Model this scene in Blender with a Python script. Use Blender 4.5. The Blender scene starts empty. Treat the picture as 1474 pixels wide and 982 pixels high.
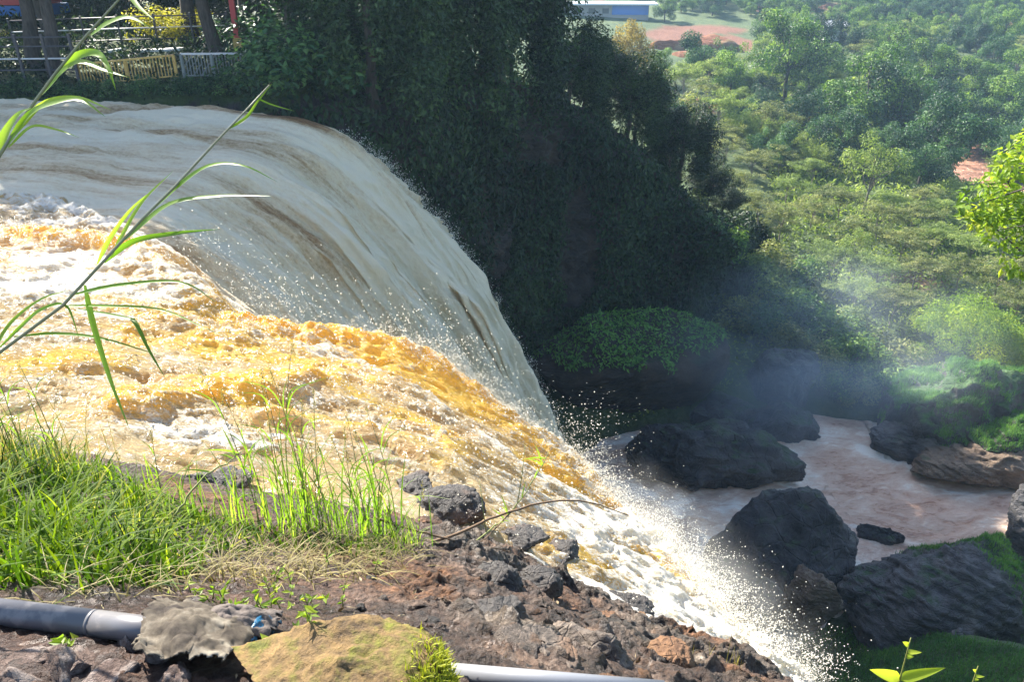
import bpy, bmesh, math, random
import numpy as np
from mathutils import Vector, Matrix

random.seed(7)
RNG = np.random.default_rng(11)
sc = bpy.context.scene
COL = sc.collection

# ------------------------------------------------------------------ camera maths
F = 1135.0; CX, CY = 737.0, 491.0
PITCH = math.radians(27.0)
CAM = np.array([0.0, 0.0, 5.0])
cP, sP = math.cos(PITCH), math.sin(PITCH)

def ray(px, py):
    a = (px - CX) / F; b = (CY - py) / F
    return np.array([a, cP + b * sP, -sP + b * cP])
def atd(px, py, t):                      # point on a photo ray at axial distance t
    return CAM + ray(px, py) * t
def atz(px, py, z):
    r = ray(px, py); return CAM + r * ((z - CAM[2]) / r[2])
def project(P):
    q = np.asarray(P, float) - CAM
    d = q[..., 1] * cP - q[..., 2] * sP
    u = q[..., 2] * cP + q[..., 1] * sP
    d = np.where(np.abs(d) < 1e-6, 1e-6, d)
    return CX + q[..., 0] / d * F, CY - u / d * F, d

# ------------------------------------------------------------------ noise
def _h(ix, iy, iz, seed):
    n = (ix.astype(np.uint32) * np.uint32(374761393) + iy.astype(np.uint32) * np.uint32(668265263)
         + iz.astype(np.uint32) * np.uint32(2147483647 - 58) + np.uint32(seed) * np.uint32(974711))
    n = (n ^ (n >> np.uint32(13))) * np.uint32(1274126177)
    n = (n ^ (n >> np.uint32(16))) * np.uint32(2246822519)
    return n ^ (n >> np.uint32(15))
def noise3(P, seed=0):
    P = np.asarray(P, float)
    I = np.floor(P).astype(np.int64); Fr = P - I
    W = Fr * Fr * Fr * (Fr * (Fr * 6 - 15) + 10)
    out = np.zeros(P.shape[:-1])
    for dx in (0, 1):
        for dy in (0, 1):
            for dz in (0, 1):
                h = _h(I[..., 0] + dx, I[..., 1] + dy, I[..., 2] + dz, seed)
                gx = (h & np.uint32(1023)) / 511.5 - 1
                gy = ((h >> np.uint32(10)) & np.uint32(1023)) / 511.5 - 1
                gz = ((h >> np.uint32(20)) & np.uint32(1023)) / 511.5 - 1
                d = gx * (Fr[..., 0] - dx) + gy * (Fr[..., 1] - dy) + gz * (Fr[..., 2] - dz)
                wx = W[..., 0] if dx else 1 - W[..., 0]
                wy = W[..., 1] if dy else 1 - W[..., 1]
                wz = W[..., 2] if dz else 1 - W[..., 2]
                out += d * wx * wy * wz
    return out * 1.2
def fbm(P, oct=5, seed=0, lac=2.03, gain=0.5):
    P = np.asarray(P, float); a = 1.0; s = np.zeros(P.shape[:-1])
    for o in range(oct):
        s += a * noise3(P, seed + o * 17); P = P * lac + 3.7; a *= gain
    return s
def ridged(P, oct=4, seed=0, lac=2.1, gain=0.5):
    P = np.asarray(P, float); a = 1.0; s = np.zeros(P.shape[:-1])
    for o in range(oct):
        s += a * (1 - 2.2 * np.abs(noise3(P, seed + o * 13))); P = P * lac + 5.1; a *= gain
    return s
def billow(P, oct=4, seed=0, lac=2.1, gain=0.55):
    P = np.asarray(P, float); a = 1.0; s = np.zeros(P.shape[:-1])
    for o in range(oct):
        s += a * (2.2 * np.abs(noise3(P, seed + o * 13)) - .4); P = P * lac + 5.1; a *= gain
    return s
def sstep(a, b, x):
    t = np.clip((x - a) / (b - a), 0, 1); return t * t * (3 - 2 * t)
def xyz(*a):
    return np.stack(np.broadcast_arrays(*a), -1).astype(float)

def tps(pts, smooth=0.02):
    pts = np.array(pts, float); X = pts[:, :2]; z = pts[:, 2]; n = len(X)
    d = np.linalg.norm(X[:, None] - X[None], axis=-1)
    K = np.where(d > 0, d * d * np.log(d + 1e-12), 0) + np.eye(n) * smooth
    Pm = np.c_[np.ones(n), X]
    A = np.zeros((n + 3, n + 3)); A[:n, :n] = K; A[:n, n:] = Pm; A[n:, :n] = Pm.T
    w = np.linalg.solve(A, np.r_[z, 0, 0, 0])
    def f(x, y):
        x, y = np.broadcast_arrays(np.asarray(x, float), np.asarray(y, float))
        s = w[n] + w[n + 1] * x + w[n + 2] * y
        for i in range(n):
            d2 = (x - X[i, 0]) ** 2 + (y - X[i, 1]) ** 2
            s = s + w[i] * 0.5 * d2 * np.log(d2 + 1e-12)
        return s
    return f
def polydist(x, y, poly, closed=False, vals=None):
    """distance to a polyline; sign >0 left of the nearest segment; optional interpolated values"""
    x, y = np.broadcast_arrays(np.asarray(x, float), np.asarray(y, float))
    best = np.full(x.shape, 1e18); sg = np.ones(x.shape); vv = np.zeros(x.shape)
    pl = np.array(poly, float); n = len(pl)
    for i in range(n if closed else n - 1):
        a = pl[i]; b = pl[(i + 1) % n]; ab = b - a
        t = np.clip(((x - a[0]) * ab[0] + (y - a[1]) * ab[1]) / (ab @ ab), 0, 1)
        dx = x - a[0] - t * ab[0]; dy = y - a[1] - t * ab[1]; d = dx * dx + dy * dy
        m = d < best - 1e-9
        best = np.where(m, d, best)
        sg = np.where(m, np.sign(ab[0] * (y - a[1]) - ab[1] * (x - a[0])), sg)
        if vals is not None:
            vv = np.where(m, vals[i] + (vals[(i + 1) % n] - vals[i]) * t, vv)
    d = np.sqrt(best)
    if vals is None: return d, sg
    return d, sg, vv
def inside(x, y, poly):
    x, y = np.broadcast_arrays(np.asarray(x, float), np.asarray(y, float))
    c = np.zeros(x.shape, bool); n = len(poly)
    for i in range(n):
        x1, y1 = poly[i][:2]; x2, y2 = poly[(i + 1) % n][:2]
        m = ((y1 > y) != (y2 > y))
        xi = (x2 - x1) * (y - y1) / ((y2 - y1) if y2 != y1 else 1e-9) + x1
        c ^= m & (x < xi)
    return c

# ------------------------------------------------------------------ mesh helpers
def link(o, parent=None):
    COL.objects.link(o)
    if parent is not None: o.parent = parent
    return o
def tag(o, label=None, cat=None, group=None, kind=None):
    if label: o['label'] = label
    if cat: o['category'] = cat
    if group: o['group'] = group
    if kind: o['kind'] = kind
    return o
def empty(name, loc=(0, 0, 0), rz=0, scale=1.0):
    o = bpy.data.objects.new(name, None); o.location = Vector([float(v) for v in loc]); o.rotation_euler = (0, 0, rz)
    o.scale = (scale,) * 3 if not hasattr(scale, '__len__') else scale
    o.empty_display_size = .2
    return link(o)
def new_mesh(name, V, faces, smooth=True, mat=None, attrs=None, uv=None):
    V = np.asarray(V, np.float32); me = bpy.data.meshes.new(name)
    Fc = np.asarray(faces, np.int32) if not isinstance(faces, list) else None
    if Fc is not None and Fc.ndim == 2:
        k = Fc.shape[1]
        me.vertices.add(len(V)); me.vertices.foreach_set('co', V.ravel())
        me.loops.add(Fc.size); me.loops.foreach_set('vertex_index', Fc.ravel())
        me.polygons.add(len(Fc)); me.polygons.foreach_set('loop_start', np.arange(0, Fc.size, k, dtype=np.int32))
        me.update(calc_edges=True)
    else:
        me.from_pydata([tuple(v) for v in V.tolist()], [], faces); me.update()
    me.polygons.foreach_set('use_smooth', np.full(len(me.polygons), smooth))
    if attrs:
        for nm, (dom, arr) in attrs.items():
            a = me.attributes.new(nm, 'FLOAT', dom); a.data.foreach_set('value', np.asarray(arr, np.float32))
    if uv is not None and len(me.loops):
        l = me.uv_layers.new(name='UVMap')
        vi = np.empty(len(me.loops), np.int32); me.loops.foreach_get('vertex_index', vi)
        l.data.foreach_set('uv', np.asarray(uv, np.float32)[vi].ravel())
    if mat: me.materials.append(mat)
    return me
def obj(name, me, parent=None, loc=None):
    o = bpy.data.objects.new(name, me)
    if loc is not None: o.location = Vector([float(v) for v in loc])
    return link(o, parent)
def grid_faces(nr, nc, mask=None):
    i = np.arange(nr - 1)[:, None] * nc + np.arange(nc - 1)[None]
    f = np.stack([i, i + 1, i + nc + 1, i + nc], -1).reshape(-1, 4)
    if mask is not None:
        m = mask[:-1, :-1] & mask[1:, :-1] & mask[:-1, 1:] & mask[1:, 1:]
        f = f[m.ravel()]
    return f
def compact(V, Fc, extra=()):
    u, inv = np.unique(Fc.ravel(), return_inverse=True)
    return V[u], inv.reshape(Fc.shape), [e[u] for e in extra]

def tube_arrays(path, radii, seg=8, cap=True):
    path = np.asarray(path, float); n = len(path)
    radii = np.full(n, radii) if np.isscalar(radii) else np.asarray(radii, float)
    V = []; up = np.array([0.13, 0.31, 0.94]); prev = None
    for i in range(n):
        t = path[min(i + 1, n - 1)] - path[max(i - 1, 0)]; t = t / (np.linalg.norm(t) + 1e-9)
        if prev is None:
            a = np.cross(t, up)
            if np.linalg.norm(a) < .1: a = np.cross(t, [1, 0, 0])
        else:
            a = prev - t * (prev @ t)
        a /= np.linalg.norm(a) + 1e-9; prev = a; b = np.cross(t, a)
        th = np.arange(seg) / seg * 2 * math.pi
        V.append(path[i] + radii[i] * (np.cos(th)[:, None] * a + np.sin(th)[:, None] * b))
    V = np.concatenate(V); Fc = []
    for i in range(n - 1):
        for k in range(seg):
            Fc.append((i * seg + k, i * seg + (k + 1) % seg, (i + 1) * seg + (k + 1) % seg, (i + 1) * seg + k))
    if cap:
        c = len(V); V = np.concatenate([V, path[:1], path[-1:]])
        for k in range(seg):
            k2 = (k + 1) % seg
            Fc.append((c, k2, k, c)); Fc.append((c + 1, (n - 1) * seg + k, (n - 1) * seg + k2, c + 1))
    return V, np.array([f if f[0] != f[3] else f for f in Fc])
class MB:
    """collects tubes / boxes / quads and builds ONE mesh"""
    def __init__(s): s.V = []; s.F = []; s.n = 0
    def add(s, V, Fl):
        for f in Fl:
            f = [int(k) + s.n for k in f]
            if f[0] == f[-1]: f = f[:-1]
            s.F.append(f)
        s.V.append(np.asarray(V, float)); s.n += len(V); return s
    def tube(s, path, r, seg=8): return s.add(*tube_arrays(path, r, seg))
    def box(s, c, size, rz=0.0, ry=0.0):
        h = np.array(size) / 2
        v = np.array([[x, y, z] for x in (-1, 1) for y in (-1, 1) for z in (-1, 1)], float) * h
        R = np.array(Matrix.Rotation(rz, 3, 'Z') @ Matrix.Rotation(ry, 3, 'Y'))
        return s.add(v @ R.T + np.array(c), [(0, 1, 3, 2), (4, 6, 7, 5), (0, 4, 5, 1), (2, 3, 7, 6), (0, 2, 6, 4), (1, 5, 7, 3)])
    def bar(s, a, b, w, h):
        a = np.array(a, float); b = np.array(b, float); d = b - a; L = np.linalg.norm(d)
        rz = math.atan2(d[1], d[0]); ry = -math.asin(d[2] / L)
        return s.box((a + b) / 2, (L, w, h), rz, ry)
    def build(s, name, mat, parent=None, smooth=True, loc=None):
        return obj(name, new_mesh(name, np.concatenate(s.V), s.F, smooth, mat), parent, loc)

def leaf_arrays(P, N, U, L, W, fold=.12):
    n = len(P)
    U = U / (np.linalg.norm(U, axis=1, keepdims=True) + 1e-9)
    S = np.cross(U, N); S /= np.linalg.norm(S, axis=1, keepdims=True) + 1e-9
    Nn = np.cross(S, U)
    L = np.broadcast_to(L, (n,))[:, None]; W = np.broadcast_to(W, (n,))[:, None]
    mid = P + U * L * .45
    V = np.stack([P, mid + S * W / 2 + Nn * W * fold, P + U * L - Nn * L * .12, mid - S * W / 2 + Nn * W * fold], 1).reshape(-1, 3)
    return V, np.arange(4 * n).reshape(n, 4)
def ribbons(base, heading, height, width, bend, tiltz=None, segs=4, rng=RNG):
    """curved grass blades; returns V, faces"""
    n = len(base); t = np.linspace(0, 1, segs + 1)
    hx = np.cos(heading); hy = np.sin(heading)
    side = np.stack([-hy, hx, np.zeros(n)], 1)
    V = np.zeros((n, segs + 1, 2, 3))
    for k, tk in enumerate(t):
        out = bend * tk ** 2 * height
        zz = height * (tk - .35 * np.clip(bend, 0, 2) * tk ** 3)
        c = base + np.stack([hx * out, hy * out, zz], 1)
        w = (width * (1 - tk ** 1.6) * (0.55 + .45 * min(1, tk * 4)) * .5)[:, None] + .0003
        V[:, k, 0] = c - side * w; V[:, k, 1] = c + side * w
    m = 2 * (segs + 1)
    f = np.array([[2 * k, 2 * k + 1, 2 * k + 3, 2 * k + 2] for k in range(segs)])
    Fc = (np.arange(n)[:, None, None] * m + f[None]).reshape(-1, 4)
    return V.reshape(-1, 3), Fc

# ------------------------------------------------------------------ materials
class NT:
    def __init__(s, name):
        s.m = bpy.data.materials.new(name); s.m.use_nodes = True
        s.t = s.m.node_tree; s.t.nodes.clear()
        s.out = s.t.nodes.new('ShaderNodeOutputMaterial')
    def n(s, typ, props=None, **ins):
        nd = s.t.nodes.new('ShaderNode' + typ)
        for k, v in (props or {}).items(): setattr(nd, k, v)
        for k, v in ins.items():
            key = k.replace('_', ' ')
            if k[0] == 'i' and k[1:].isdigit(): sock = nd.inputs[int(k[1:])]
            else: sock = nd.inputs[key]
            s.set(sock, v)
        return nd
    def set(s, sock, v):
        if isinstance(v, bpy.types.NodeSocket): s.t.links.new(v, sock)
        elif hasattr(v, 'outputs'): s.t.links.new(v.outputs[0], sock)
        else:
            if sock.type == 'RGBA' and len(v) == 3: v = (*v, 1)
            sock.default_value = v
    def noise(s, vec, scale, detail=4, rough=.55, dist=0):
        return s.n('TexNoise', None, Vector=vec, Scale=scale, Detail=detail, Roughness=rough, Distortion=dist)
    def ramp(s, fac, stops):
        r = s.n('ValToRGB', None, Fac=fac); e = r.color_ramp.elements
        while len(e) < len(stops): e.new(.5)
        for el, (p, c) in zip(e, stops):
            el.position = p; el.color = (*c, 1) if len(c) == 3 else c
        return r
    def mix(s, fac, a, b, mode='MIX'):
        nd = s.t.nodes.new('ShaderNodeMix'); nd.data_type = 'RGBA'; nd.blend_type = mode
        s.set(nd.inputs[0], fac); s.set(nd.inputs[6], a); s.set(nd.inputs[7], b)
        return nd.outputs[2]
    def math(s, op, a, b=0.0, clamp=False):
        nd = s.t.nodes.new('ShaderNodeMath'); nd.operation = op; nd.use_clamp = clamp
        s.set(nd.inputs[0], a); s.set(nd.inputs[1], b); return nd.outputs[0]
    def mapr(s, v, a, b, c=0.0, d=1.0):
        nd = s.n('MapRange', {'interpolation_type': 'SMOOTHSTEP'})
        for i, q in enumerate((v, a, b, c, d)): s.set(nd.inputs[i], q)
        return nd.outputs[0]
    def attr(s, nm): return s.n('Attribute', {'attribute_name': nm}).outputs['Fac']
    def pos(s, kind='Object'): return s.n('TexCoord').outputs[kind]
    def bump(s, h, strength=.5, dist=.05): return s.n('Bump', None, Height=h, Strength=strength, Distance=dist)
    def pbr(s, col, rough=.6, normal=None, **kw):
        b = s.n('BsdfPrincipled', None, Base_Color=col, Roughness=rough)
        if normal is not None: s.set(b.inputs['Normal'], normal)
        for k, v in kw.items(): s.set(b.inputs[k.replace('_', ' ')], v)
        return b
    def done(s, sh): s.t.links.new(sh.outputs[0], s.out.inputs[0]); return s.m

def leaf_mat(name, stops, trans=.35, tcol=1.5, rough=.5, var=.12, spec=.3):
    k = NT(name)
    a = k.attr('tint'); rnd = k.n('ObjectInfo').outputs['Random']
    f = k.math('ADD', a, k.math('MULTIPLY', k.math('SUBTRACT', rnd, .5), var * 2))
    c = k.ramp(f, stops)
    b = k.pbr(c, rough, None, **{'Specular_IOR_Level': spec})
    t = k.n('BsdfTranslucent', None, Color=k.mix(1.0, c, (tcol, tcol, tcol * .55), 'MULTIPLY'))
    return k.done(k.n('MixShader', None, Fac=trans, i1=b, i2=t))
def plain(name, col, rough=.6, noise=.25, scale=6, bump=.1, metallic=0.0, wear=None):
    k = NT(name); p = k.pos()
    n1 = k.noise(p, scale, 6, .6)
    c = k.mix(k.math('MULTIPLY', n1, noise), col, tuple(v * .45 for v in col))
    if wear: c = k.mix(k.mapr(k.noise(p, scale * 2.3, 5), .52, .66), c, wear)
    return k.done(k.pbr(c, rough, k.bump(k.noise(p, scale * 8, 4), bump, .01), Metallic=metallic))
def bark(name, c1, c2):
    k = NT(name); p = k.n('Mapping', None, Vector=k.pos(), Scale=(3, 3, .6))
    n1 = k.noise(p, 4, 6, .65)
    return k.done(k.pbr(k.ramp(n1, [(.3, c1), (.7, c2)]), .9, k.bump(n1, .8, .05)))
def rock_mat(name, c1, c2, c3=None, moss=None, moss_amt=.5, strata=0.0, scale=1.0, bstr=.8, rough=.75):
    k = NT(name); p = k.pos()
    pp = k.n('Mapping', None, Vector=p, Scale=(1, 1, 1 + 5 * strata), Rotation=(.25 * strata, .2 * strata, 0))
    n1 = k.noise(pp, 1.1 * scale, 8, .62, .3); n2 = k.noise(pp, 7 * scale, 8, .7); n3 = k.noise(p, .6 * scale, 3)
    v = k.n('TexVoronoi', {'feature': 'DISTANCE_TO_EDGE'}, Vector=pp, Scale=2.2 * scale).outputs[0]
    c = k.ramp(k.math('ADD', k.math('MULTIPLY', n1, .6), k.math('MULTIPLY', n2, .4)), [(.36, c1), (.62, c2)])
    c = c.outputs[0]
    if c3: c = k.mix(k.mapr(n3, .5, .65), c, c3)
    if moss:
        g = k.n('NewGeometry').outputs['Normal']; nz = k.n('SeparateXYZ', None, Vector=g).outputs[2]
        mm = k.math('ADD', k.math('MULTIPLY', nz, .55), k.math('SUBTRACT', k.noise(p, .9 * scale, 6, .7), .5))
        mask = k.mapr(mm, .62 - .5 * moss_amt, .8 - .5 * moss_amt)
        mc = k.ramp(k.noise(p, 9 * scale, 4), [(.3, tuple(v * .5 for v in moss)), (.7, moss)])
        c = k.mix(mask, c, mc)
    h = k.math('ADD', k.math('MULTIPLY', n2, .5), k.math('ADD', n1, k.math('MULTIPLY', k.mapr(v, 0, .06), .15 * (1 - .6 * strata) * (0 if name == 'yellow_rock' else 1))))
    return k.done(k.pbr(c, rough, k.bump(h, bstr, .25 / scale)))

# foliage palettes (linear)
M = {}
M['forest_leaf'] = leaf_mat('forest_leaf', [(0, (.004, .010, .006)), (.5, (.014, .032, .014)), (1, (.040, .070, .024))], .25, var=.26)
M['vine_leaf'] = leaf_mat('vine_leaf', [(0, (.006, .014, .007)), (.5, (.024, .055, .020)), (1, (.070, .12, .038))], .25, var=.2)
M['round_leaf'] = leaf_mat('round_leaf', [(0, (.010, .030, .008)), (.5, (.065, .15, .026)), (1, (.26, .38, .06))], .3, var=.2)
M['dark_leaf'] = leaf_mat('dark_leaf', [(0, (.006, .020, .011)), (.5, (.032, .09, .036)), (1, (.14, .26, .08))], .28, var=.2)
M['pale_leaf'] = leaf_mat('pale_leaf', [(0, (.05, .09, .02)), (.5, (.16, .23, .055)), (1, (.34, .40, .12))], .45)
M['olive_leaf'] = leaf_mat('olive_leaf', [(0, (.045, .065, .022)), (.5, (.155, .19, .06)), (1, (.34, .34, .13))], .42)
M['lime_leaf'] = leaf_mat('lime_leaf', [(0, (.07, .14, .015)), (.5, (.19, .29, .025)), (1, (.40, .45, .05))], .5)
M['yellow_leaf'] = leaf_mat('yellow_leaf', [(0, (.16, .17, .02)), (.5, (.35, .34, .04)), (1, (.55, .48, .08))], .45)
M['bronze_leaf'] = leaf_mat('bronze_leaf', [(0, (.10, .08, .02)), (.5, (.26, .19, .04)), (1, (.42, .32, .08))], .4)
M['grass'] = leaf_mat('grass', [(0, (.014, .034, .004)), (.4, (.06, .125, .006)), (.75, (.18, .26, .008)), (1, (.40, .37, .07))], .45, 1.6, .6, 0, .12)
M['dry_grass'] = leaf_mat('dry_grass', [(0, (.13, .10, .035)), (.5, (.26, .22, .07)), (1, (.42, .34, .14))], .35, 1.4, .6, 0)
M['reed_leaf'] = leaf_mat('reed_leaf', [(0, (.07, .15, .012)), (.5, (.15, .27, .02)), (1, (.27, .36, .05))], .5, 1.8, .4, .02, .4)
M['reed_stem'] = plain('reed_stem', (.22, .22, .12), .5, .5, 30, .1)
M['twig'] = plain('twig', (.17, .10, .05), .8, .6, 20, .4)
M['green_twig'] = plain('green_twig', (.20, .22, .05), .7, .5, 20, .3)
M['bark'] = bark('bark', (.03, .024, .02), (.11, .09, .075))
M['pale_bark'] = bark('pale_bark', (.12, .10, .08), (.32, .28, .23))
M['moss_blade'] = leaf_mat('moss_blade', [(0, (.03, .09, .022)), (.5, (.085, .22, .04)), (1, (.2, .36, .07))], .3, 1.4, .6, .03)

# ------------------------------------------------------------------ terrain
EDGE = [(-90, 20), (-45, 22.5), (-24, 25.0), (-12, 26.6), (-6.6, 27.2), (-4.6, 30), (-2.2, 36), (.6, 41), (6, 44.5), (12, 47), (17, 52), (22, 62), (26, 80), (30, 110), (34, 160), (38, 260), (60, 1500)]
EDGEZ = [.6, .5, .35, .3, .3, .1, -.8, -2.2, -5, -9.5, -13.5, -15.5, -15.3, -14, -11, -6, 0]
RIVER = [(-3, 24), (4, 27), (10, 31.5), (16, 34.2), (20, 32), (30, 34), (42, 38), (58, 50), (66, 66), (60, 78), (51, 87), (56, 104), (85, 118)]
LIP_W = [(-40, 21), (-14, 20), (-8, 20), (-9, 16), (-6, 11.5), (-3.4, 9.8), (-1.5, 8.5), (-.2, 6.6), (.8, 4.4), (1.0, 2.6), (3, -3), (10, -14), (60, -40)]
GORGE = [(-6.9, 26.6), (-4.6, 30), (-2.2, 36), (.6, 41), (6, 44.5), (12, 47), (17, 52), (22, 62), (26, 80), (30, 110), (34, 160), (38, 260), (60, 1500), (1500, 1500), (1500, -60), (22, -16), (8, -6), (3, -1), (1.4, 2.2), (.9, 4.4), (-.4, 6.6), (-1.9, 8.6), (-4, 10.4), (-7, 12.4), (-8.9, 16), (-8.6, 20), (-7.6, 24)]

def valley(x, y):
    d, sg = polydist(x, y, RIVER)
    w = 5.2 + .8 * np.sin(x * .3)
    north = sg > 0
    r = np.clip(d - w, 0, None)
    bn = 3.6 * (1 - np.exp(-r / 4.5)) + .028 * np.clip(y - 45, 0, None) + .055 * np.clip(y - 115, 0, None)
    bs = np.where(x < 45, .13 * r + .74 * np.clip(r - 5, 0, 26), 2.6 * (1 - np.exp(-r / 5)) + .05 * r)
    z = -20.9 + np.where(north, bn, bs) + .6 * sstep(0, 1.5, d - w + .7)
    return z
def hterrain(x, y):
    x, y = np.broadcast_arrays(np.asarray(x, float), np.asarray(y, float))
    f = valley(x, y)
    de, sg, ez = polydist(x, y, EDGE, False, EDGEZ)
    plat = ez + np.where(sg > 0, .06 * np.clip(de, 0, 60), 0)
    far = np.clip(np.hypot(x, y) - 240, 0, None)
    inG = inside(x, y, GORGE)
    dg, _ = polydist(x, y, GORGE, True)
    sd = np.where(inG, dg, -dg)                         # >0 within the gorge
    # upper river bed and the near bank
    south = (sg <= 0)
    bed = np.full(x.shape, -1.6)
    dn, sn = polydist(x, y, [(-90, 9), (-16, 8.2), (-6, 6.2), (-2.6, 4.6), (.6, 3.6), (1.3, 2.2), (3, -1), (12, -9), (22, -14), (900, -58)])
    near = np.where(sn < 0, -1.2 + 2.6 * sstep(3, 9, np.hypot(x, y) ) * sstep(-4, -9, x) , -1.6)
    top = np.where(south & ((y < 26.9) | (x < -7)), near, np.where((sg > 0) | (y >= 26.9), plat - 1.9 * sstep(.5, 0, de) * (x < -6), bed))
    slope = 1.7
    wall = sstep(-1.6, .5, sd)
    z = top * (1 - wall) + f * wall
    P = xyz(x, y, z * .7)
    z = z + .35 * fbm(P * .22, 4, 3) * sstep(0, 3, np.abs(sd) + 1.5) + .10 * fbm(P * 1.1, 3, 5)
    hills = 22 * sstep(215, 420, np.hypot(x * .8, y)) * (.75 + .35 * fbm(xyz(x * .006, y * .006, 0), 3, 9))
    return z + np.clip(hills, 0, None)

def make_terrain():
    k = NT('ground_mat'); p = k.n('NewGeometry').outputs['Position']
    n1 = k.noise(p, .35, 6, .62); n2 = k.noise(p, 3.2, 6, .7); n3 = k.noise(p, .05, 4, .6)
    green = k.ramp(k.math('ADD', k.math('MULTIPLY', n1, .5), k.math('MULTIPLY', n2, .5)), [(.3, (.02, .04, .01)), (.5, (.05, .085, .02)), (.7, (.13, .15, .045))])
    soil = k.ramp(n2, [(.3, (.09, .03, .014)), (.7, (.24, .095, .045))])
    rock = k.ramp(n2, [(.3, (.022, .019, .02)), (.7, (.075, .062, .058))])
    nz = k.n('SeparateXYZ', None, Vector=k.n('NewGeometry').outputs['Normal']).outputs[2]
    c = k.mix(k.math('ADD', k.attr('soil'), k.mapr(n3, .66, .72, 0, .8), True), green, soil)
    c = k.mix(k.mapr(k.math('ADD', nz, k.math('MULTIPLY', k.math('SUBTRACT', n1, .5), .4)), .62, .42), c, rock)
    c = k.mix(k.attr('wet'), c, rock)
    m = k.done(k.pbr(c, .9, k.bump(k.math('ADD', n1, n2), .9, .3)))
    # polar sheet centred under the camera, out to the hills
    nr, na = 520, 820
    R = np.exp(np.linspace(math.log(2.2), math.log(900), nr)); A = np.linspace(math.radians(-118), math.radians(118), na)
    r, a = np.meshgrid(R, A, indexing='ij'); x = r * np.sin(a); y = r * np.cos(a)
    z = hterrain(x, y)
    soil = np.zeros(x.shape)
    px, py, d = project(xyz(x, y, z))
    for (cx, cy, rx, ry, rot) in SOILS:
        u = (x - cx) * math.cos(rot) + (y - cy) * math.sin(rot); v = -(x - cx) * math.sin(rot) + (y - cy) * math.cos(rot)
        soil = np.maximum(soil, sstep(1.15, .85, np.hypot(u / rx, v / ry) + .25 * fbm(xyz(x * .15, y * .15, 0), 3, 2)))
    wet = sstep(-19.3, -20.3, z)
    V = xyz(x, y, z).reshape(-1, 3)
    o = obj('ground', new_mesh('ground', V, grid_faces(nr, na)[:, ::-1], True, m, {'soil': ('POINT', soil.ravel()), 'wet': ('POINT', wet.ravel())}))
    tag(o, kind='structure')

def march(px, py, hf, t0=3, t1=700):
    r = ray(px, py); T = np.exp(np.linspace(math.log(t0), math.log(t1), 900))
    P = CAM + r * T[:, None]; z = hf(P[:, 0], P[:, 1]); b = P[:, 2] < z
    if not b.any(): return P[-1]
    i = int(np.argmax(b)); 
    if i == 0: return P[0]
    a0 = P[i - 1, 2] - z[i - 1]; a1 = P[i, 2] - z[i]; f = a0 / (a0 - a1)
    return P[i - 1] + (P[i] - P[i - 1]) * f
def tground(px, py): return march(px, py, hterrain, 14, 800)

SOILS = []
def soil_at(px, py, wpx, dep, rot=0.0):
    p = tground(px, py); d = project(p)[2]
    SOILS.append((p[0], p[1], wpx * d / F / 2, dep, rot))
for q in [(985, 52, 110, 9), (1010, 42, 120, 5), (1060, 62, 60, 7), (1400, 26, 170, 8), (1150, 12, 160, 6), (1010, 152, 60, 4), (1160, 128, 44, 5), (1285, 10, 200, 7)]:
    soil_at(q[0], q[1], q[2], q[3])
make_terrain()

# ------------------------------------------------------------------ far curtain of the waterfall
def catmull(P, n):
    P = np.asarray(P, float); d = np.r_[0, np.cumsum(np.linalg.norm(np.diff(P[:, :2], axis=0), axis=1))]
    Pe = np.concatenate([2 * P[:1] - P[1:2], P, 2 * P[-1:] - P[-2:-1]])
    u = np.linspace(0, d[-1], n); i = np.clip(np.searchsorted(d, u, 'right') - 1, 0, len(P) - 2)
    t = ((u - d[i]) / (d[i + 1] - d[i]))[:, None]
    p0, p1, p2, p3 = Pe[i], Pe[i + 1], Pe[i + 2], Pe[i + 3]
    return .5 * ((2 * p1) + (-p0 + p2) * t + (2 * p0 - 5 * p1 + 4 * p2 - p3) * t ** 2 + (-p0 + 3 * p1 - 3 * p2 + p3) * t ** 3)

def water_fall_mat():
    k = NT('falling_water'); uv = k.n('UVMap').outputs[0]
    mp = lambda sx, sy: k.n('Mapping', None, Vector=uv, Scale=(sx, sy, 1))
    s1 = k.noise(mp(.55, .075), 1.0, 5, .6, .5); s2 = k.noise(mp(2.2, .26), 1.0, 7, .68, .5); s3 = k.noise(mp(7, 1.3), 1.0, 7, .72, .3)
    s4 = k.noise(k.n('NewGeometry').outputs['Position'], 9, 5, .75)
    f = k.math('ADD', k.math('ADD', k.math('MULTIPLY', s1, .9), k.math('MULTIPLY', s2, .42)), k.math('ADD', k.math('MULTIPLY', s3, .32), k.math('MULTIPLY', s4, .30)))
    f = k.math('ADD', f, k.math('MULTIPLY', k.attr('foam'), .45))
    c = k.ramp(k.mapr(f, .77, 1.27), [(0, (.17, .085, .035)), (.25, (.40, .23, .10)), (.45, (.62, .44, .25)), (.72, (.85, .69, .46)), (1, (.97, .86, .65))])
    fine = k.math('ADD', k.math('MULTIPLY', s3, .6), k.math('ADD', k.math('MULTIPLY', s2, 1.0), k.math('MULTIPLY', s4, .7)))
    b = k.pbr(c, k.mapr(f, .7, 1.2, .25, .7), k.bump(fine, .75, .22), Specular_IOR_Level=.35)
    tr = k.n('BsdfTranslucent', None, Color=k.mix(1, c, (1, .9, .75), 'MULTIPLY'))
    return k.done(k.n('MixShader', None, Fac=.25, i1=b, i2=tr))
M['fall'] = water_fall_mat()

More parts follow.
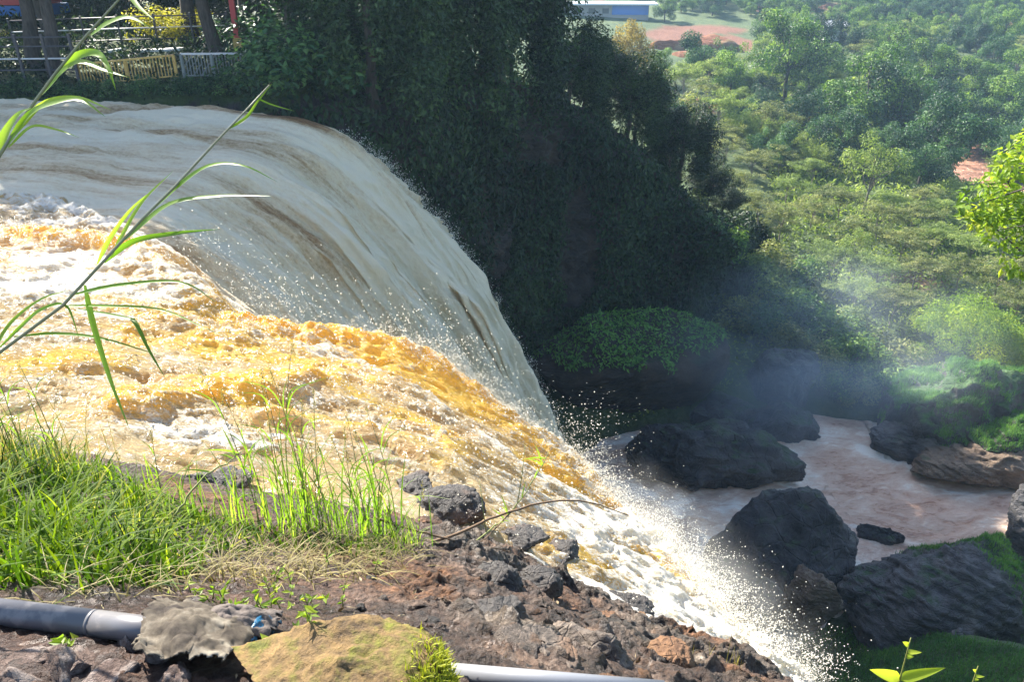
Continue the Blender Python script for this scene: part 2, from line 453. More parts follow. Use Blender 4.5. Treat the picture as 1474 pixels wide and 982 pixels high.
LIP = catmull([(-6.7, 26.2), (-6.9, 25.0), (-7.4, 22.5), (-8.2, 19.5), (-8.6, 17), (-8.3, 14.8), (-7.2, 12.8), (-6.0, 11.2)], 440)
def make_fall():
    ns = len(LIP); s = np.linspace(0, 1, ns)
    seg = np.r_[0, np.cumsum(np.linalg.norm(np.diff(LIP, axis=0), axis=1))]
    up = np.linspace(-34, 0, 190)[:-1]; T = np.linspace(0, 2.62, 290)
    ang = np.radians(np.interp(s, [0, .25, .6, 1], [8, 8, 14, 20]))
    dx, dy = np.cos(ang), np.sin(ang)
    v = np.interp(s, [0, .06, .3, 1], [4.4, 4.6, 4.7, 4.6]); cs = np.interp(s, [0, .3, .7, 1], [2.8, 2.3, 1.2, .8]); ks = np.interp(s, [0, .3, .7, 1], [2.07, 2.5, 3.8, 4.4])
    n1 = fbm(xyz(seg * .8, 0, 0), 4, 8)
    v = v + .35 * n1
    rows = []; U = []
    for q in up:
        bx = LIP[:, 0] + q * dx * (1 + 0 * s); by = LIP[:, 1] + q * (dy - .0)
        by = np.where(q < 0, LIP[:, 1] + q * dy * .4, by)
        hump = (.30 * np.exp(-((seg - 2.4) / 1.0) ** 2) - .35 * np.exp(-(seg / 1.0) ** 2)) * math.exp(q / 5) - .10 * math.exp(q / 1.6)
        rows.append(xyz(bx, by, -.018 * q + hump)); U.append(np.full(ns, q))
    for t in T:
        hump = .30 * np.exp(-((seg - 2.4) / 1.0) ** 2) - .35 * np.exp(-(seg / 1.0) ** 2) - .10
        z = hump - ks * t * t - cs * (t - .16 * (1 - math.exp(-t / .16)))
        rows.append(xyz(LIP[:, 0] + v * t * dx, LIP[:, 1] + v * t * dy * .9, z)); U.append(np.full(ns, 1.0) * (v * t + 1.9 * t * t))
    Pm = np.stack(rows); U = np.stack(U); S = np.broadcast_to(seg, U.shape)
    # surface relief: long strands down the fall, choppy water above it
    du = np.gradient(Pm, axis=0); ds = np.gradient(Pm, axis=1); N = np.cross(ds, du); N /= np.linalg.norm(N, axis=-1, keepdims=True) + 1e-9
    N = np.where(N[..., 2:3] < 0, -N, N)
    q = np.clip(U / 6, 0, 1)
    Sw = S + .35 * fbm(xyz(S * .5, U * .22, 8), 3, 20) * np.clip(U / 4, 0, 1)
    strand = fbm(xyz(Sw * .75, U * .09, 0), 4, 21) * .60 + fbm(xyz(Sw * 2.6, U * .22, 3), 4, 23) * .16 + fbm(xyz(Sw * 7, U * 1.3, 3), 4, 27) * .055
    chop = ridged(xyz(S * .55 + .15 * U, U * .26, 0), 4, 31) * .20 + ridged(xyz(S * 1.6, U * .7, 0), 4, 37) * .08
    disp = chop * (1 - q * .8) * (1 - .8 * np.exp(-((U + 0) / 1.5) ** 2)) + strand * (.25 + .75 * q) * np.clip(.4 + U / 8 + .3, .35, 1.2)
    edge = sstep(0, .9, S)                                           # ragged outer edge
    Pm = Pm + N * disp[..., None]
    Pm[..., 0] += (1 - edge) * q * (.5 * fbm(xyz(U * 1.6, S * 2, 0), 5, 41) + .25 * noise3(xyz(U * 9, S * 5, 1), 4))
    foam = np.clip(.24 + .52 * q + .35 * fbm(xyz(S * .5, U * .08, 5), 3, 43) + .35 * (1 - edge) * q - .55 * np.exp(-((S - 2.0) / .8) ** 2 - ((U - .6) / 1.6) ** 2) - .60 * np.exp(-((S - 7.6 + .08 * U) / .75) ** 2) * sstep(.5, 3, U) - .32 * np.exp(-((S - 2.6 + .05 * U) / .5) ** 2) * sstep(1, 5, U), -.5, 1)
    uv = np.stack([S, U], -1).reshape(-1, 2)
    o = obj('waterfall', new_mesh('waterfall', Pm.reshape(-1, 3), grid_faces(Pm.shape[0], ns), True, M['fall'], {'foam': ('POINT', foam.ravel())}, uv))
    tag(o, kind='structure')
    # feathery outer fringe: loose water thrown off the edge
    return Pm
FALL = make_fall()

# ------------------------------------------------------------------ near rapids
RAP = [(-200, 262, .4), (0, 262, .3), (0, 330, .55), (0, 420, .75), (0, 520, .9), (0, 620, 1.0), (120, 400, .65), (200, 330, .3), (255, 350, .25), (200, 480, .7), (200, 620, 1.0),
       (330, 446, .3), (330, 520, .55), (300, 600, .75), (450, 470, 0), (430, 560, .35), (420, 660, .7), (580, 484, -.5), (560, 560, -.1), (560, 640, .35), (660, 530, -1.1), (700, 570, -1.5), (650, 620, -.2),
       (640, 700, .45), (760, 610, -2.0), (740, 680, -.5), (830, 660, -2.6), (790, 730, -.7), (720, 760, .6), (880, 720, -2.6), (860, 780, -.8), (800, 800, .2), (950, 770, -2.6), (930, 830, -1.0), (880, 860, .2),
       (1005, 835, -2.2), (980, 890, -.4), (1080, 920, -1.6), (1040, 935, -.2), (1170, 975, -1.5), (1130, 985, -.4), (1230, 1040, -1.5)]
_rp = [atz(a, b, c) for a, b, c in RAP]
RZ = tps(_rp, .05)
SIL = [(-40, 21.5), tuple(atz(-200, 240, .4)[:2])] + [tuple(atz(a, b, c)[:2]) for a, b, c in [(0, 250, .3), (170, 318, .3), (240, 362, .25), (305, 446, .3), (440, 470, 0), (580, 484, -.5), (660, 522, -1.1), (762, 600, -2.0), (832, 652, -2.6), (886, 712, -2.6), (950, 764, -2.6), (1005, 830, -2.2), (1080, 914, -1.6), (1170, 970, -1.5), (1240, 1040, -1.5)]]
def rapid_mat():
    k = NT('rapid_water'); p = k.pos()
    warp = k.noise(p, 2.5, 4, .6).outputs[1]
    pw = k.mix(.10, p, warp, 'ADD')
    st = k.n('Mapping', None, Vector=pw, Scale=(.6, 1.7, 1.4), Rotation=(0, 0, .12))
    n0 = k.noise(st, .9, 4, .6); n1 = k.noise(st, 3.0, 7, .66, .4); n2 = k.noise(st, 9, 7, .72, .3); n3 = k.noise(st, 30, 5, .7)
    lace = k.math('ABSOLUTE', k.math('SUBTRACT', k.noise(st, 5.5, 7, .7, .3), .5))          # thin winding foam lines
    lace2 = k.math('ABSOLUTE', k.math('SUBTRACT', k.noise(st, 14, 6, .7, .3), .5))
    f = k.math('ADD', k.attr('foam'), k.math('ADD', k.math('MULTIPLY', k.math('SUBTRACT', n1, .5), 1.4), k.math('MULTIPLY', k.math('SUBTRACT', n2, .5), 1.2)))
    f = k.math('ADD', f, k.math('ADD', k.mapr(lace, .05, .0, 0, .34), k.mapr(lace2, .045, .0, 0, .26)))
    f = k.math('ADD', f, k.math('MULTIPLY', k.math('SUBTRACT', n3, .5), .9))
    peach = k.ramp(k.math('ADD', k.math('MULTIPLY', n0, .5), k.math('MULTIPLY', n1, .5)), [(.36, (.66, .44, .20)), (.5, (.88, .69, .38)), (.64, (.94, .82, .57))])
    g = k.mapr(k.math('ADD', k.attr('gold_glow'), k.math('MULTIPLY', k.math('SUBTRACT', n1, .5), 1.6)), .25, .75)
    base = k.mix(g, peach, (.97, .68, .13))
    c = k.mix(k.mapr(f, .18, .52), base, k.mix(k.mapr(f, .35, .8), (.90, .78, .55), (.96, .93, .85)))
    h = k.math('ADD', k.math('ADD', k.math('MULTIPLY', n1, .8), k.math('MULTIPLY', n2, .8)), k.math('ADD', k.math('MULTIPLY', n3, .20), k.mapr(f, .1, .6, 0, .22)))
    nb = k.bump(h, 1.0, .09)
    b = k.pbr(c, k.mapr(f, .2, .6, .14, .6), nb, Specular_IOR_Level=.5)
    tr = k.n('BsdfTranslucent', None, Color=k.mix(1, c, k.mix(g, (1.1, 1.0, .75), (1.2, 1.02, .35)), 'MULTIPLY'), Normal=nb)
    return k.done(k.n('MixShader', None, Fac=k.mapr(f, .2, .7, .5, .36), i1=b, i2=tr))
M['rapid'] = rapid_mat()
def rapz(x, y, detail=True):
    z = RZ(x, y); d, sg = polydist(x, y, SIL)
    out = np.where(sg > 0, d, 0)                     # beyond the crest
    z0 = z - np.where(sg > 0, .15 * out + 1.25 * out ** 2, 0)
    z0 = np.maximum(z0, -21)
    fl = sstep(.4, 1.6, out)
    P = xyz(x, y, 0)
    # flow-aligned coordinates: flow runs to +x, turning towards the camera on the right
    wx = x + .5 * fbm(P * .5, 3, 60) + .10 * fbm(P * 2.5, 2, 62); wy = y + .5 * fbm(P * .5 + 9, 3, 61) + .08 * fbm(P * 2.5 + 3, 2, 63)
    big = ridged(xyz(wx * .34 + .12 * wy, wy * .80 - .22 * wx, 0), 3, 50) 
    mid = ridged(xyz(wx * .9, wy * 2.1 - .5 * wx, 0), 4, 53)
    fine = ridged(xyz(wx * 4.2, wy * 5.2, z0 * 2.0), 4, 57)
    left = sstep(2.0, -3.0, x)
    lower = sstep(-.3, -1.8, z) * sstep(-6, .8, x)
    amp = .30 * left + .20
    return z0, big, mid, fine, amp, out, sg, d
WAVES = [([(120, 655), (215, 610), (300, 572), (420, 530), (560, 506)], .24, .46), ([(-60, 330), (70, 338), (170, 352), (250, 380)], .30, .40), ([(300, 612), (430, 596), (560, 580), (690, 612)], .16, .35),
         ([(-40, 430), (120, 425), (260, 455), (400, 490)], .14, .40), ([(560, 505), (650, 545), (720, 590)], .14, .30), ([(0, 560), (120, 545), (240, 520)], .12, .4)]
def make_rapids():
    step = .033
    xs = np.arange(-16, 4.6, step); ys = np.arange(3.3, 19.5, step)
    x, y = np.meshgrid(xs, ys, indexing='xy')
    z0, big, mid, fine, amp, out, sg, d = rapz(x, y)
    near, nsg = polydist(x, y, [tuple(atz(a, b, c)[:2]) for a, b, c in [(-300, 700, .9), (0, 680, .9), (200, 690, .9), (420, 730, .8), (600, 770, .75), (720, 800, .6), (800, 840, .4), (880, 890, .3), (960, 940, 0), (1040, 985, -.2), (1130, 1060, -.4)]])
    P = xyz(x, y, 0)
    wx = x + .45 * fbm(P * .7, 3, 60); wy = y + .38 * fbm(P * .7 + 9, 3, 61) + .06 * fbm(P * 4, 2, 63)
    lower = sstep(-1.5, 1.5, x)
    # standing waves of the rapid, their crests running away up stream
    wave = np.zeros(x.shape)
    for pl, hgt, wid in WAVES:
        q = [tuple(atz(a, b, .5)[:2]) for a, b in pl]
        dd, ss, tp = polydist(wx, wy, q, False, [0] + [1] * (len(q) - 2) + [0])
        prof = np.where(ss > 0, np.exp(-(dd / wid) ** 2), np.exp(-(dd / (wid * .55)) ** 2))
        wave += hgt * prof * sstep(0, .8, tp) * (.75 + .6 * fbm(P * 1.4, 3, 64))
    roll = fbm(xyz(wx * .38, wy * .95, 0), 4, 50)                       # long swells along the flow
    chop = 1 - np.abs(fbm(xyz(wx * .8, wy * 2.4, 1), 4, 53)) * 2.2      # sharp little crests
    rip = 1 - np.abs(fbm(xyz(wx * 2.4, wy * 6.5, 2), 4, 57)) * 2.0
    tear = fbm(xyz(wx * 6, wy * 15, z0 * 5), 3, 58)
    crest = np.exp(-(d / .9) ** 2)
    z = z0 - .22 + wave + .17 * roll * (.5 + amp) + .075 * chop +   .036 * rip + .012 * tear + .004 * fbm(xyz(x * 19, y * 26, z0 * 9), 2, 59)
    z += .12 * crest * (ridged(xyz(x * 1.8, y * 1.8, 4), 4, 71) - .4)
    ca = .46 * wx - .89 * wy; cb = .89 * wx + .46 * wy
    z += lower * (.07 * fbm(xyz(ca * 4, cb * 1.3, 3), 4, 76) + .05 * fbm(xyz(ca * 13, cb * 4, 7), 4, 77))
    fr = sstep(-.1, .5, foam_n := fbm(xyz(wx * .55, wy * 1.3, 7), 4, 81) + .25 * chop - .05)
    z += fr * (1 - .7 * lower) * (.034 * fbm(xyz(x * 6, y * 11, z0 * 6), 4, 83) + .018 * np.abs(fbm(xyz(x * 11, y * 18, z0 * 9), 3, 84)))
    gold_glow = 1.5 * np.clip(wave, 0, .4) / .4 * .7 + .75 * np.exp(-(d / 1.5) ** 2) * sstep(-6, -3, x) + .22 * sstep(2.5, .5, x) + .75 * fbm(xyz(wx * .5, wy * 1.1, 12), 3, 85)  # backlit glow of the wave crests and lip, painted as yellow water colour
    foam = .10 * chop + .12 * rip + .15 * tear + .25 * crest - .17 + .32 * sstep(-1, 1.8, x) + .22 * sstep(-3, -8, x) + .55 * foam_n - .25 * np.clip(gold_glow, 0, 1)
    # a churning white patch on the far left and one mid stream
    for (a, b, c, r) in [(80, 385, .7, 1.2), (860, 740, -1.5, 1.0), (960, 850, -1, 1.0), (1060, 920, -.8, .9)]:
        q = atz(a, b, c); foam += .5 * np.exp(-((x - q[0]) ** 2 + (y - q[1]) ** 2) / r ** 2)
    mask = (z > -20.9) & (out < 4.2) & ~((nsg < 0) & (near > 1.4))
    V = xyz(x, y, z).reshape(-1, 3); Fc = grid_faces(*x.shape, mask)
    V, Fc, (fo, go) = compact(V, Fc, (foam.ravel(), gold_glow.ravel()))
    o = obj('rapids_water', new_mesh('rapids_water', V, Fc, True, M['rapid'], {'foam': ('POINT', fo), 'gold_glow': ('POINT', go)}))
    tag(o, kind='structure')
make_rapids()

# ------------------------------------------------------------------ lower river
def make_river():
    k = NT('muddy_river'); p = k.pos()
    st = k.n('Mapping', None, Vector=p, Scale=(.6, 1.4, 1), Rotation=(0, 0, -.25))
    n1 = k.noise(st, .7, 8, .68, 1.2); n2 = k.noise(st, 4, 7, .7, .5)
    f = k.math('ADD', k.math('ADD', k.math('MULTIPLY', n1, .65), k.math('MULTIPLY', n2, .35)), k.math('MULTIPLY', k.attr('foam'), .26))
    c = k.ramp(f, [(.20, (.17, .085, .055)), (.36, (.42, .22, .14)), (.5, (.62, .38, .26)), (.62, (.76, .56, .42)), (.74, (.90, .80, .68))])
    b = k.pbr(c, k.mapr(f, .4, .65, .22, .6), k.bump(f, .8, .5))
    m = k.done(b)
    c0 = catmull([(a, b_) for a, b_ in RIVER], 330)
    t = np.gradient(c0, axis=0); t /= np.linalg.norm(t, axis=1, keepdims=True); nrm = np.stack([-t[:, 1], t[:, 0]], 1)
    w = np.linspace(-8.5, 8.5, 110)
    P = c0[:, None] + nrm[:, None] * w[None, :, None]
    x, y = P[..., 0], P[..., 1]
    z = -20.0 + .22 * ridged(xyz(x * .35, y * .6, 0), 4, 91) * .7 + .10 * fbm(xyz(x * 1.7, y * 2.2, 0), 4, 93)
    z += .9 * np.exp(-((x - 5) ** 2 + (y - 28) ** 2) / 30) * (.6 + .6 * fbm(xyz(x * .8, y * .8, 2), 4, 95))
    foam = np.zeros(x.shape)
    for bx, by, sx, sy, rz in BOULD:
        u = ((x - bx) * math.cos(rz) + (y - by) * math.sin(rz)) / sx; v = (-(x - bx) * math.sin(rz) + (y - by) * math.cos(rz)) / sy
        rr = np.hypot(u, v); foam = np.maximum(foam, np.exp(-((rr - 1.0) / .28) ** 2) * (.65 + .9 * fbm(xyz(x * .7, y * .7, 5), 3, 97)))
    foam += .4 * np.exp(-((x - 6) ** 2 + (y - 28) ** 2) / 22) + .5 * sstep(22, 27, x) * fbm(xyz(x * .5, y * .9, 1), 3, 98) - .75 * sstep(40, 60, y)
    o = obj('river_water', new_mesh('river_water', xyz(x, y, z).reshape(-1, 3), grid_faces(*x.shape), True, m, {'foam': ('POINT', foam.ravel())}))
    tag(o, kind='structure')

# ------------------------------------------------------------------ spray
M['spray'] = NT('spray_white').done if False else None
_k = NT('spray_white'); _b = _k.pbr((.93, .90, .82), .35, None, Specular_IOR_Level=.5); _t = _k.n('BsdfTranslucent', None, Color=(.95, .9, .78))
M['spray'] = _k.done(_k.n('MixShader', None, Fac=.4, i1=_b, i2=_t))
OCT = np.array([[1, 0, 0], [-1, 0, 0], [0, 1, 0], [0, -1, 0], [0, 0, 1], [0, 0, -1]], float)
OCTF = np.array([[0, 2, 4], [2, 1, 4], [1, 3, 4], [3, 0, 4], [2, 0, 5], [1, 2, 5], [3, 1, 5], [0, 3, 5]])
def droplets(C, R, stretch=None):
    n = len(C); q = OCT[None] * R[:, None, None]
    if stretch is not None: q = q * stretch[:, None, :]
    V = (C[:, None] + q).reshape(-1, 3)
    return V, (np.arange(n)[:, None, None] * 6 + OCTF[None]).reshape(-1, 3)
def make_spray():
    C = []; R = []
    sil = np.array(SIL[2:-1]); seg = np.linalg.norm(np.diff(sil, axis=0), axis=1); cum = np.r_[0, np.cumsum(seg)]
    def along(n, i0, i1): 
        u = RNG.uniform(cum[i0], cum[i1], n); return u, np.stack([np.interp(u, cum, sil[:, 0]), np.interp(u, cum, sil[:, 1])], 1)
    u, xy = np.concatenate([along(3000, 3, -1)[0], along(3500, 8, -1)[0]]), None
    n = len(u); xy = np.stack([np.interp(u, cum, sil[:, 0]), np.interp(u, cum, sil[:, 1])], 1)
    off = np.abs(RNG.normal(0, 1, n)) * np.interp(u, [cum[3], cum[8], cum[-1]], [.26, .40, .36]) * RNG.choice([1, 1, 1, 1.9], n)
    g = np.stack([np.full(n, .78), np.full(n, .45)], 1) + RNG.normal(0, .25, (n, 2))
    base = xy + g * RNG.uniform(-.5, 0, n)[:, None]; z = RZ(base[:, 0], base[:, 1])
    C.append(np.c_[base + g * off[:, None], z - .22 + np.abs(RNG.normal(0, .28, n)) * (1 + .3 * off) - .45 * off ** 2]); R.append(np.clip(RNG.lognormal(math.log(.0040), .6, n), .0018, .009))
    # strings of water torn off the lip, each on its own arc
    nf, k = 1200, 30
    uf, xf = along(nf, 3, -1); m2 = RNG.uniform(0, 1, nf) < .55; u2, x2 = along(nf, 8, -1); xf = np.where(m2[:, None], x2, xf)
    tt = np.linspace(0, 1, k)[None] * RNG.uniform(.15, .5, nf)[:, None] + RNG.uniform(0, .12, nf)[:, None]
    vx = RNG.normal(1.3, .6, nf)[:, None]; vy = RNG.normal(.45, .6, nf)[:, None]; vz = np.abs(RNG.normal(1.0, .7, nf))[:, None]
    b0 = xf + RNG.normal(-.15, .18, (nf, 2)); z0 = RZ(b0[:, 0], b0[:, 1])[:, None] - .22
    J = RNG.normal(0, .012, (nf, k, 3)) * (1 + 2 * tt[..., None])
    A = np.stack([b0[:, :1] + vx * tt, b0[:, 1:] + vy * tt, z0 + vz * tt - 4.9 * tt ** 2], -1) + J
    C.append(A.reshape(-1, 3)); R.append((np.clip(RNG.lognormal(math.log(.0045), .5, (nf, k)), .0015, .0085) * (1.25 - 1.1 * tt)).reshape(-1).clip(.0018, .02))
    # fine spray hugging the lip
    u, xy = along(26000, 5, -1); off = np.abs(RNG.normal(0, .16, len(u))); b0 = xy + np.c_[off * .78, off * .45] + RNG.normal(0, .05, (len(u), 2)) - .06
    C.append(np.c_[b0, RZ(b0[:, 0] - .78 * off, b0[:, 1] - .45 * off) - .25 + np.abs(RNG.normal(0, .13, len(u)))]); R.append(RNG.uniform(.0018, .0042, len(u)))
    for pl, hgt, wid in WAVES:
        q = np.array([atz(a_, b_, .5)[:2] for a_, b_ in pl]); L = np.r_[0, np.cumsum(np.linalg.norm(np.diff(q, axis=0), axis=1))]; m = int(700 * L[-1] / 3 * (hgt / .25))
        uu = RNG.uniform(0, L[-1], m); X = np.interp(uu, L, q[:, 0]) + RNG.normal(0, .28, m); Y = np.interp(uu, L, q[:, 1]) + RNG.normal(0, .22, m)
        C.append(np.c_[X, Y, RZ(X, Y) + .02 + np.abs(RNG.normal(0, .12, m))]); R.append(np.clip(RNG.lognormal(math.log(.006), .5, m), .002, .017))
    # flecks dancing over the right part of the cascade
    m = 4500
    x = RNG.uniform(-5, 2.9, m); y = RNG.uniform(4.5, 12.5, m)
    d, sg = polydist(x, y, SIL); ok = (sg < 0) & (RNG.uniform(0, 1, m) < np.where(x > -.5, .9, .15))
    x, y = x[ok], y[ok]
    C.append(np.c_[x, y, RZ(x, y) + .02 + np.abs(RNG.normal(0, .09, len(x)))]); R.append(np.clip(RNG.lognormal(math.log(.0045), .5, len(x)), .002, .014))
    # the crest of the splash against the far curtain
    for (a, b, c, cnt) in [(330, 430, .4, 320), (400, 440, .3, 220), (560, 470, -.3, 300), (640, 520, -.9, 300), (270, 360, .4, 260), (820, 620, -2.3, 260)]:
        q = atz(a, b, c); D = RNG.normal(0, 1, (cnt, 3)) * (.42, .3, .22) + (.25, .15, .1); C.append(q + D); R.append(np.clip(RNG.lognormal(math.log(.006), .5, cnt), .002, .010))
    # fringe of the far curtain
    Pm = FALL; r0 = 200
    idx = np.clip((RNG.uniform(0, 1, 9000) ** .7 * (Pm.shape[0] - 245) + 212).astype(int), 0, Pm.shape[0] - 5); js = np.clip(np.abs(RNG.normal(0, 10, 9000)).astype(int), 0, 60)
    B = Pm[idx, js] + np.abs(RNG.normal(0, 1, (9000, 1))) * np.array([[.13, .10, .08]]) + RNG.normal(0, .05, (9000, 3)); C.append(B); R.append(RNG.uniform(.005, .015, 9000))
    C = np.concatenate(C); R = np.concatenate(R)
    st = np.stack([RNG.uniform(.7, 1.4, len(C)), RNG.uniform(.7, 1.4, len(C)), RNG.uniform(.7, 1.8, len(C))], 1)
    V, Fc = droplets(C, R, st)
    o = obj('spray', new_mesh('spray', V, Fc, True, M['spray']))
    tag(o, 'white water droplets thrown up along the edge of the cascade', 'spray', kind='stuff')
make_spray()

# ------------------------------------------------------------------ foreground bank
FGP = [(0, 985, 3.35), (-400, 985, 3.45), (-300, 800, 3.0), (0, 850, 3.08), (0, 720, 2.62), (0, 650, 2.2), (-300, 650, 2.2), (150, 700, 2.35), (250, 700, 2.1), (200, 820, 2.85), (250, 900, 3.12), (300, 985, 3.3), (330, 760, 2.15), (420, 790, 2.15), (420, 870, 2.7),
       (500, 985, 3.32), (470, 930, 3.12), (540, 760, 1.75), (560, 850, 2.35), (600, 905, 2.8), (680, 960, 2.95), (650, 800, 1.75), (740, 985, 2.95), (720, 850, 1.95), (740, 812, 1.3), (800, 930, 2.3), (850, 985, 2.6), (850, 888, 1.3), (900, 940, 2.0),
       (960, 985, 2.2), (960, 955, 1.4), (1060, 985, 1.55), (1150, 1000, 1.1), (1250, 1100, 1.2), (900, 1150, 3.1), (300, 1200, 3.4), (-300, 1200, 3.4), (0, 600, 1.6), (430, 700, 1.2), (640, 740, .6)]
FGZ = tps([atz(a, b, c) for a, b, c in FGP], .01)
FGPOLY = [tuple(atz(a, b, c)[:2]) for a, b, c in [(-1500, 690, 2.2), (-300, 640, 2.0), (0, 640, 2.0), (180, 670, 2.0), (300, 715, 1.8), (430, 735, 1.5), (560, 735, 1.3), (670, 790, 1.1), (750, 832, .9), (845, 880, .8), (925, 922, .8), (1005, 950, .8), (1110, 975, .9), (1200, 1040, .9)]] + [(2.2, .4), (2.6, -2.5), (-7, -2.5)]
def fgz(x, y):
    z = FGZ(x, y)
    ins = inside(x, y, FGPOLY); d, _ = polydist(x, y, FGPOLY, True)
    o = np.where(ins, 0, d)
    z = np.clip(z, -3, 3.5) - 2.8 * o - 1.5 * o ** 2
    return z
def fgat(px, py): return march(px, py, fgz, .8, 12)
def make_bank():
    k = NT('bank_soil'); p = k.pos()
    n1 = k.noise(p, 3.0, 8, .65); n2 = k.noise(p, 22, 8, .72); n3 = k.noise(p, 1.1, 4, .6)
    soil = k.ramp(k.math('ADD', k.math('MULTIPLY', n1, .5), k.math('MULTIPLY', n2, .5)), [(.37, (.009, .0042, .0025)), (.52, (.055, .023, .011)), (.66, (.19, .095, .052))])
    rock = k.ramp(k.math('ADD', k.math('MULTIPLY', n1, .45), k.math('MULTIPLY', n2, .55)), [(.40, (.014, .011, .008)), (.53, (.095, .070, .050)), (.66, (.38, .31, .24))])
    rust = k.ramp(n2, [(.38, (.045, .02, .009)), (.65, (.27, .13, .06))])
    c = k.mix(k.attr('rock'), soil, rock)
    c = k.mix(k.mapr(n3, .52, .66), c, rust)
    vo = k.n('TexVoronoi', None, Vector=p, Scale=34.0).outputs[0]; n4 = k.noise(p, 70, 4, .7)
    hh = k.math('ADD', k.math('ADD', n1, n2), k.math('ADD', k.math('MULTIPLY', vo, -.45), k.math('MULTIPLY', n4, .35)))
    m = k.done(k.pbr(c, k.mapr(n3, .4, .65, .42, .85), k.bump(hh, 1.0, .05), Specular_IOR_Level=.5))
    step = .016
    xs = np.arange(-4.6, 2.9, step); ys = np.arange(.55, 6.0, step); x, y = np.meshgrid(xs, ys)
    z = fgz(x, y); P = xyz(x, y, z)
    px, py, d = project(P)
    rocky = np.clip(sstep(480, 640, px + .5 * (py - 820)) * sstep(3.35, 2.9, z), 0, 1)
    gap = sstep(-.1, .35, fbm(P * 1.4, 3, 101))
    v1 = ridged(P * (3.2, 3.2, 3.2), 4, 103); v2 = billow(P * 9, 4, 107); v3 = fbm(P * 26, 3, 109)
    slab = np.abs(((P[..., 0] * .8 + P[..., 1] * 1.6 + P[..., 2] * 5 + .8 * fbm(P * 1.3, 3, 105)) * 2.2) % 1 - .5)
    z = z + (.03 + .055 * rocky) * v1 * (.35 + .65 * gap) + rocky * .07 * (slab - .25) * (.4 + gap) + (.008 + .016 * rocky) * v2 + .014 * v3 + .012 * billow(P * 30, 2, 115) * sstep(-.2, .4, fbm(P * 2.5, 2, 116))
    x = x + rocky * .07 * fbm(P * 5 + 5, 4, 111); y = y + rocky * .07 * fbm(P * 5 + 9, 4, 113)
    mask = z > -2.6
    V, Fc, (rk,) = compact(xyz(x, y, z).reshape(-1, 3), grid_faces(*x.shape, mask), ((rocky * (.35 + .65 * gap)).ravel(),))
    o = obj('bank_ground', new_mesh('bank_ground', V, Fc, True, m, {'rock': ('POINT', rk)}))
    tag(o, kind='structure')
make_bank()

# ------------------------------------------------------------------ rocks
_ico = {}
def ico(sub):
    if sub not in _ico:
        bm = bmesh.new(); bmesh.ops.create_icosphere(bm, subdivisions=sub, radius=1)
        bm.verts.ensure_lookup_table()
        _ico[sub] = (np.array([v.co[:] for v in bm.verts]), np.array([[v.index for v in f.verts] for f in bm.faces])); bm.free()
    return _ico[sub]
def rock_arrays(seed, size, sub=5, cuts=9, rough=.14, strata=0.0, tilt=0.3, knob=0.0):
    r = np.random.default_rng(seed); V, Fc = ico(sub); V = V.copy()
    for i in range(cuts):
        n = r.normal(0, 1, 3); n /= np.linalg.norm(n); h = r.uniform(.50, .84)
        d = V @ n; V = V - np.clip(d - h, 0, None)[:, None] * n * .93
    V *= np.array(size)
    nrm = V / (np.linalg.norm(V, axis=1, keepdims=True) + 1e-9); L = float(np.mean(size))
    q = V / L
    V = V + nrm * (L * rough * (fbm(q * 1.5, 5, seed) + .35 * ridged(q * 3.5, 5, seed + 5)))[:, None]
    if knob: V = V + nrm * (L * knob * billow(q * 5, 4, seed + 3))[:, None]
    if strata:
        ax = np.array([math.sin(tilt), .15, math.cos(tilt)]); s = q @ ax * 9 + .5 * fbm(q * 2, 3, seed)
        V = V + nrm * (L * strata * (np.abs((s % 1) - .5) * 2 - .5) * (.6 + .6 * noise3(q * 3, seed)))[:, None]
    return V, Fc
M['wet_rock'] = rock_mat('wet_rock', (.012, .011, .014), (.06, .055, .06), (.09, .08, .08), (.035, .07, .02), .38, 0, .6, 1.0, .5)
M['strata_rock'] = rock_mat('strata_rock', (.02, .018, .02), (.15, .14, .14), (.20, .17, .15), (.035, .085, .02), .3, .45, .6, 1.0, .7)
M['warm_strata_rock'] = rock_mat('warm_strata_rock', (.07, .045, .03), (.30, .21, .14), (.22, .16, .12), (.06, .12, .03), .15, .45, .6, 1.0, .8)
M['mossy_rock'] = rock_mat('mossy_rock', (.02, .018, .018), (.09, .08, .07), None, (.06, .13, .03), .75, 0, .7, .9, .8)
M['lava_rock'] = rock_mat('lava_rock', (.022, .017, .013), (.23, .18, .14), (.14, .08, .045), None, 0, 0, 5, 1.0, .75)
M['dark_lava_rock'] = rock_mat('dark_lava_rock', (.008, .007, .0065), (.07, .058, .05), (.08, .045, .028), None, 0, 0, 5, 1.0, .6)
M['rust_rock'] = rock_mat('rust_rock', (.06, .026, .012), (.30, .155, .07), (.16, .09, .045), None, 0, 0, 5, 1.0, .8)
M['yellow_rock'] = rock_mat('yellow_rock', (.05, .028, .009), (.31, .19, .065), (.20, .15, .03), (.17, .17, .012), .30, 0, 6.5, 1.0, .85)
M['cliff'] = rock_mat('cliff', (.012, .010, .009), (.055, .042, .034), (.065, .045, .032), (.022, .04, .014), .35, .45, .8, 1.0, .85)

